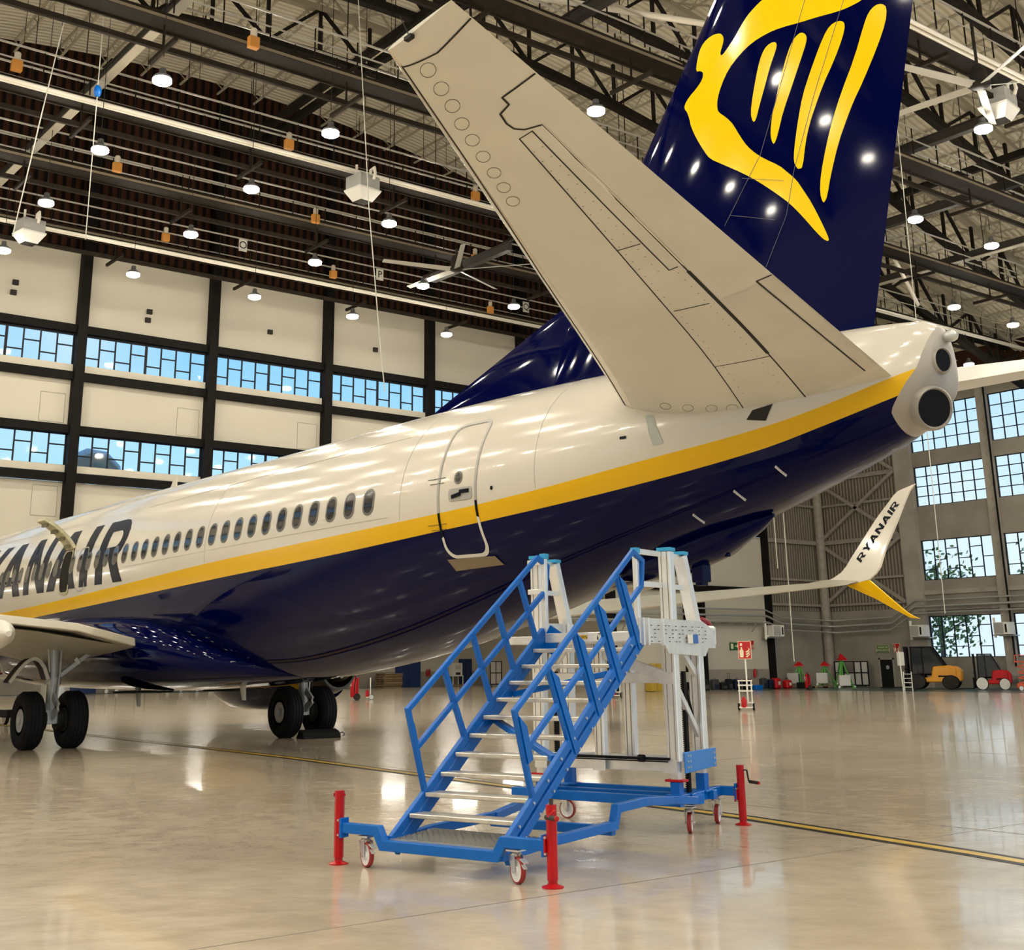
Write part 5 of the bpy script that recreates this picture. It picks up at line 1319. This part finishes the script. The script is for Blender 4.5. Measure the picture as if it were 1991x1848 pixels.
# forklifts
def forklift(label, loc, rz, body, s, cab=True, rim=None):
    r = thing('forklift', label, 'forklift', loc, rz); 
    M = MB(); M.prism([(-.2,-.55,.35),(1.45,-.55,.35),(1.55,-.55,.55),(1.5,-.55,1.05),(1.2,-.55,1.22),(.55,-.55,1.15),(.45,-.55,.62),(-.2,-.55,.55)], (0,1.1,0)); M.build('body', body, r, bevel=.05)
    M = MB(); M.prism([(1.25,-.5,.3),(1.72,-.5,.4),(1.74,-.5,.95),(1.5,-.5,1.18),(1.25,-.5,1.18)], (0,1.0,0)); M.build('counterweight', body if cab else dark, r, bevel=.06)
    M = MB(); C_ = [(-.35,.62),(-.30,2.15),(.55,2.15),(1.05,1.2)]
    for y in (-.5, .5):
        for (x0, z0), (x1, z1) in zip(C_[:-1], C_[1:]): M.bar((x0,y,z0), (x1,y,z1), .07, .07)
        M.bar((.15,y,.6), (.15,y,2.15), .05, .05)
    M.box((-.34,-.53,2.12), (.6,.53,2.18)); M.build('overhead_guard', black, r)
    if cab:
        M = MB(); 
        for y in (-.49, .49): M.add([(-.3,y,.8),(.85,y,.8),(.95,y,1.3),(.55,y,2.1),(-.28,y,2.1)], [(0,1,2,3,4)])
        M.build('cab_glass', glassd, r)
    MB().box((.0,-.28,.7), (.5,.28,.95)).box((.42,-.28,.95), (.58,.28,1.45)).build('seat', black, r, bevel=.04)
    M = MB()
    for y in (-.36,-.12,.12,.36): M.box((-.62,y-.05,.12), (-.5,y+.05,2.12))
    for z in (.3,1.0,1.6,2.08): M.box((-.64,-.42,z), (-.5,.42,z+.1))
    M.build('mast', black, r)
    M = MB(); M.box((-.72,-.5,.1), (-.64,.5,.75)); 
    for y in (-.3, .3): M.box((-1.75,y-.07,.06), (-.66,y+.07,.11))
    M.build('forks', black, r)
    for x, rad, y in ((-.15,.40,.62),(-.15,.40,-.62),(1.25,.36,.55),(1.25,.36,-.55)): smallwheel('wheel', (x,y,rad), rad, .28, r, (0,1,0), rim or dark)
    M = MB(); M.add([(.75,-.555,.62),(1.15,-.555,.62),(1.15,-.555,.70),(.75,-.555,.70)], [(0,1,2,3)]); M.build('decal', black if cab else white, r)
    r.scale = s
forklift('large forklift with a black cab and orange-yellow body before the lower glazing', (2.5,52.4,0), R_(28), orange, (1.28,1.28,1.06))
forklift('black and red forklift between the orange-bodied one and the red lift', (6.6,52.0,0), R_(30), red, (.80,.9,.86), True, pale)
r = thing('scissor_lift', 'orange-red lattice lift at the right edge, beside the red forklift', 'lift', (9.0,52.2,0), R_(30))
MB().box((-.6,-.4,.12), (.8,.4,.34)).build('chassis', scis, r, bevel=.02)
M = MB()
for y in (-.35, .35):
    for k in range(4): M.bar((-.5,y,.36+.28*k), (.7,y,.64+.28*k), .05, .05); M.bar((.7,y,.36+.28*k), (-.5,y,.64+.28*k), .05, .05)
    for x in (-.55,.1,.75): M.bar((x,y,1.45), (x,y,1.78), .04, .04)
    M.bar((-.55,y,1.78), (.75,y,1.78), .04, .04)
M.box((-.6,-.4,1.42), (.8,.4,1.47)); M.build('scissor_arms', scis, r)
for x in (-.4, .55):
    for y in (-.38, .38): smallwheel('wheel', (x,y,.12), .12, .08, r)
r = MB().lathe([(.14,0),(.14,.5),(.10,.52)], (5.05,55.7,.95), (0,0,1), 16).build('wall_dispenser', pale); tag(r, 'small pale drum on the right wall between the two forklifts', 'dispenser')
r = MB().box((5.7,55.0,.55), (7.2,55.5,.7)).box((5.8,55.1,0), (5.9,55.4,.55)).box((7.0,55.1,0), (7.1,55.4,.55)).build('work_bench', beam_g); tag(r, 'low grey bench along the right wall behind the red forklift', 'bench')
# bags and cases along the white wall
bagc = [mat('bag_black', (.014,.014,.016), .6), mat('bag_grey', (.05,.05,.055), .6), mat('bag_navy', (.012,.018,.04), .6)]
BAG = [(42.6,.60,.55,0,'largest one at the left end'),(43.35,.62,.5,1,'second from the left end'),(44.0,.45,.5,0,'third from the left end'),(44.6,.62,.42,0,'with a raised pull handle'),(45.25,.6,.5,2,'just left of the sign trolley pole'),(46.05,.6,.55,0,'behind the sign trolley pole'),(47.6,.62,.45,1,'under the wall extinguisher'),(48.15,.55,.42,2,'left of the red bags')]
for i, (y, h, w, c_, d) in enumerate(BAG):
    r = thing('travel_case', 'dark case in the row along the white wall, '+d, 'case', (-4.9+.05*(i % 3),y,0), R_(4*(i % 4)-6), 'dark cases along the white wall')
    M = MB(); M.box((-.17,-w/2,.03), (.17,w/2,h)); M.build('shell', bagc[c_], r, bevel=.06)
    M = MB(); M.path([(.0,-.1,h-.02),(.0,-.1,h+(.32 if 'raised' in d else .05)),(.0,.1,h+(.32 if 'raised' in d else .05)),(.0,.1,h-.02)], .014, 6); M.build('handle', bagc[1], r)
    M = MB(); M.box((.171,-w*.3,.1), (.19,w*.3,h*.55)); M.build('pocket', bagc[(c_+1) % 3], r, bevel=.01)
    for yy in (-w/3, w/3): smallwheel('wheel', (0,yy,.035), .035, .03, r, (0,1,0))
r = MB().box((-4.75,46.35,0), (-4.4,46.95,.26)).build('blue_crate', blue, bevel=.02); tag(r, 'small blue crate on the floor beside the sign trolley', 'crate')
for y, z, c_, d in ((48.75,.62,red,'larger red bag at the right end of the row of cases'),(49.75,.5,red,'smaller red bag right of the larger one, before the dark column')):
    r = thing('kit_bag', d, 'bag', (-4.9,y,0), R_(10), 'red bags by the white wall'); M = MB(); M.box((-.2,-.32,0), (.2,.32,z)); M.build('body', c_, r, bevel=.09); M = MB(); M.box((.19,-.1,z*.35), (.21,.15,z*.7)); M.build('patch', orgc, r); M = MB(); M.path([(0,-.18,z-.05),(0,-.1,z+.1),(0,.1,z+.1),(0,.18,z-.05)], .02, 6); M.build('strap', black, r)
r = MB().box((-4.9,50.6,0), (-4.5,51.0,.35)).box((-4.8,50.7,.35), (-4.74,50.76,.85)).build('tool_box', black, bevel=.01); tag(r, 'small black box with an upright handle left of the tripod jacks', 'tool box')
def wall_ext(label, loc, rz, n=1):
    r = thing('wall_extinguisher', label, 'fire extinguisher', loc, rz)
    for k in range(n):
        M = MB(); M.lathe([(.01,-.26),(.08,-.25),(.085,.12),(.05,.2),(.03,.27)], (.0,-.1+.22*k if n > 1 else 0,0), (0,0,1), 14); M.build('cylinder', red, r, smooth=40)
    M = MB(); M.path([(.03,.05,.24),(.10,.1,.15),(.10,.12,-.15)], .014, 6); M.build('hose', black, r); 
wall_ext('red extinguisher hung on the white wall above the dark cases', (XW+.12,48.65,.9), 0)
wall_ext('pair of red extinguishers on the annex back wall between two blue doors', (XA+.14,43.2,.98), 0, 2)
r = MB().box((XW+.05,39.45,.02), (XW+.55,40.3,1.5)).build('yellow_cabinet', mat('cabinet_yellow', (.50,.33,.03), .45), bevel=.015); tag(r, 'yellow cabinet against the white wall, seen through the aluminium tower', 'cabinet')
MB().box((XW+.56,39.7,1.0), (XW+.565,39.95,1.15)).build('label_sheet', white, r); MB().box((XW+.555,39.87,.05), (XW+.56,39.885,1.47)).build('door_gap', black, r)
# annex contents
for k in range(6):
    r = MB(); [r.box((-.6,-.78,.0+z), (.6,.78,z+.05)) for z in (0,.11)]; [r.box((-.6+.5*j,-.78,.05), (-.5+.5*j,.78,.11)) for j in range(3)]
    o = r.build('wooden_pallet', wood); o.location = (-31.6+.04*(k % 2),38.85+.03*(k % 3),.16*k); tag(o, 'wooden pallet in the stack beside the blue door, %s from the floor' % ordw(k), 'pallet', 'stack of wooden pallets')
r = thing('workshop_machine', 'white machine on a low white stand between two blue doors', 'machine', (-31.8,44.95,0)); MB().box((-.3,-.42,.75), (.3,.42,1.65)).build('cabinet', white, r, bevel=.02)
M = MB(); [M.bar((x,y,.1), (x,y,.75), .06, .06) for x in (-.28,.28) for y in (-.45,.45)]; M.box((-.35,-.5,.70), (.35,.5,.75)); M.build('stand', white, r); MB().box((.301,-.25,1.2), (.31,.25,1.5)).build('panel', pale, r); MB().box((.301,-.2,.8), (.31,.2,.98)).build('drawer', dark, r)
MB().box((-.4,-.6,0), (.4,.6,.1)).build('base_pallet', wood, r)
r = thing('cage_trolley', 'black wheeled frame trolley with pale panels, behind the handrail', 'trolley', (-26,44.2,0)); M = MB()
for y in (-.5,.0,.5): M.bar((0,y,.15), (0,y,1.75), .05, .05)
for z in (.18,.95,1.72): M.bar((0,-.5,z), (0,.5,z), .05, .05)
M.build('frame', black, r); MB().box((-.02,-.46,.25), (0,.46,.9)).box((-.02,-.46,1.0), (0,.46,1.68)).build('panels', pale, r)
for y in (-.45,.45): smallwheel('castor', (0,y,.09), .09, .05, r)
r = thing('long_trolley', 'long low grey trolley on white castors against the annex wall, under the belly', 'trolley', (-31.6,19.3,0)); MB().box((-.4,-1.3,.42), (.4,1.3,.72)).build('bed', beam_g, r); M = MB()
for y in (-1.25,-.6,.6,1.25): M.bar((.38,y,.14), (.38,y,1.1), .05, .05)
M.build('frame', dark, r)
for y in (-1.25,-.6): smallwheel('castor', (.38,y,.14), .14, .08, r, (1,0,0), white)
for k, (y, d) in enumerate(((22.4,'nearer the grey trolley'),(24.4,'left of the drain mast'),(26.4,'right of the drain mast'))):
    r = thing('equipment_cart', 'dark low equipment cart under the belly, '+d, 'cart', (-31.5,y,0), 0, 'dark equipment carts in the annex'); MB().box((-.4,-.6,.2), (.4,.6,.55)).box((-.3,-.3,.55), (.3,.3,.85)).build('body', dark, r, bevel=.03)
    M = MB(); M.path([(.1,-.6,.5),(.2,-.95,.5),(.2,-1.1,.25)], .03, 6); M.build('tow_handle', steel, r)
    for yy in (-.45,.45): smallwheel('wheel', (.42,yy,.16), .16, .1, r, (1,0,0))
r = MB().box((XA+.1,28,0), (XA+1.0,31.0,1.0)).build('grey_bin', mat('bin_green', (.10,.13,.10), .6), bevel=.03); tag(r, 'dull green container against the annex wall left of the starboard engine', 'container')
# wheel chock and tow bar
r = MB(); r.prism([(20.05,2.45,0),(20.42,2.45,0),(20.36,2.45,.13),(20.18,2.45,.19)], (0,.95,0)); o = r.build('wheel_chock', black, bevel=.015); tag(o, 'black rubber wheel chock behind the starboard landing wheels', 'wheel chock')
M = MB(); M.path([(20.3,3.4,.08),(20.3,3.5,.11),(20.34,3.54,.06),(20.3,3.5,.03)], .012, 6); M.build('rope_loop', dark, o)
r = thing('towbar', 'black and red tow bar lying by the nose gear, behind the port landing wheels', 'tow bar', (6.5,-.3,0)); M = MB(); M.tube((-2,0,.35), (2.2,.1,.32), .09, 10); M.bar((1.8,.1,.32), (2.4,.1,.32), .3, .2); M.build('bar', black, r)
M = MB(); M.tube((-.2,-.1,.22), (1.6,-.05,.22), .06, 8); M.bar((.3,0,.35), (.2,0,1.0), .06, .06); M.build('lever', red, r); smallwheel('wheel', (1.2,-.2,.2), .2, .1, r); smallwheel('wheel', (1.2,.3,.2), .2, .1, r)
# ================================================================== OUTSIDE
bark = mat('bark', (.30,.25,.2), .8); leaf = mat('leaves', (.30,.42,.14), .6, var=.4, vscale=2)
def tree(x, y, h, d, seed):
    rnd = random.Random(seed); r = thing('broadleaf_tree', d, 'tree', (x,y,0), 0, 'trees outside the right-hand glazing')
    M = MB(); M.path([(0,0,-.05),(.1,.05,h*.3),(.0,.2,h*.6),(.2,0,h*.9)], .16, 8)
    for k in range(7):
        a = rnd.uniform(0,6.28); z = h*rnd.uniform(.35,.75); M.path([(0,0,z),(math.cos(a)*1.0,math.sin(a)*1.0,z+.7),(math.cos(a)*2.0,math.sin(a)*2.0,z+1.2)], .05, 6)
    M.build('trunk', bark, r, smooth=60)
    M = MB()
    for k in range(1500):
        a = rnd.uniform(0,6.28); q = rnd.random()**.5*2.7; z = h*.62+rnd.gauss(0,1)*h*.17; c = Vector((math.cos(a)*q, math.sin(a)*q, z)); n_ = Vector((rnd.gauss(0,1),rnd.gauss(0,1),rnd.gauss(0,1))).normalized(); u = n_.orthogonal().normalized()*.17; v = n_.cross(u.normalized())*.11
        M.add([c-u, c+v, c+u, c-v], [(0,1,2,3)])
    M.build('crown', leaf, r)
tree(-1.6, 61.0, 8.2, 'leafy tree outside the left glazed bay, nearest the corrugated corner', 1); tree(4.2, 66.5, 9.4, 'leafy tree outside the middle of the first glazed bay', 2); tree(9.8, 62, 9.0, 'leafy tree outside behind the second glazed bay at the right edge', 3)
r = thing('ventilation_duct', 'large grey ventilation duct with an elbow outside the far wall windows', 'duct', (-12.5,8.4,0)); M = MB(); M.path([(0,0,0),(0,0,10.3),(0,.25,10.75),(0,.7,11.0),(0,1.3,10.95),(0,1.7,10.6),(0,1.8,10.0),(0,1.8,6.2)], .62, 20); M.build('pipe', gal, r, smooth=50)
bpy.context.view_layer.update()
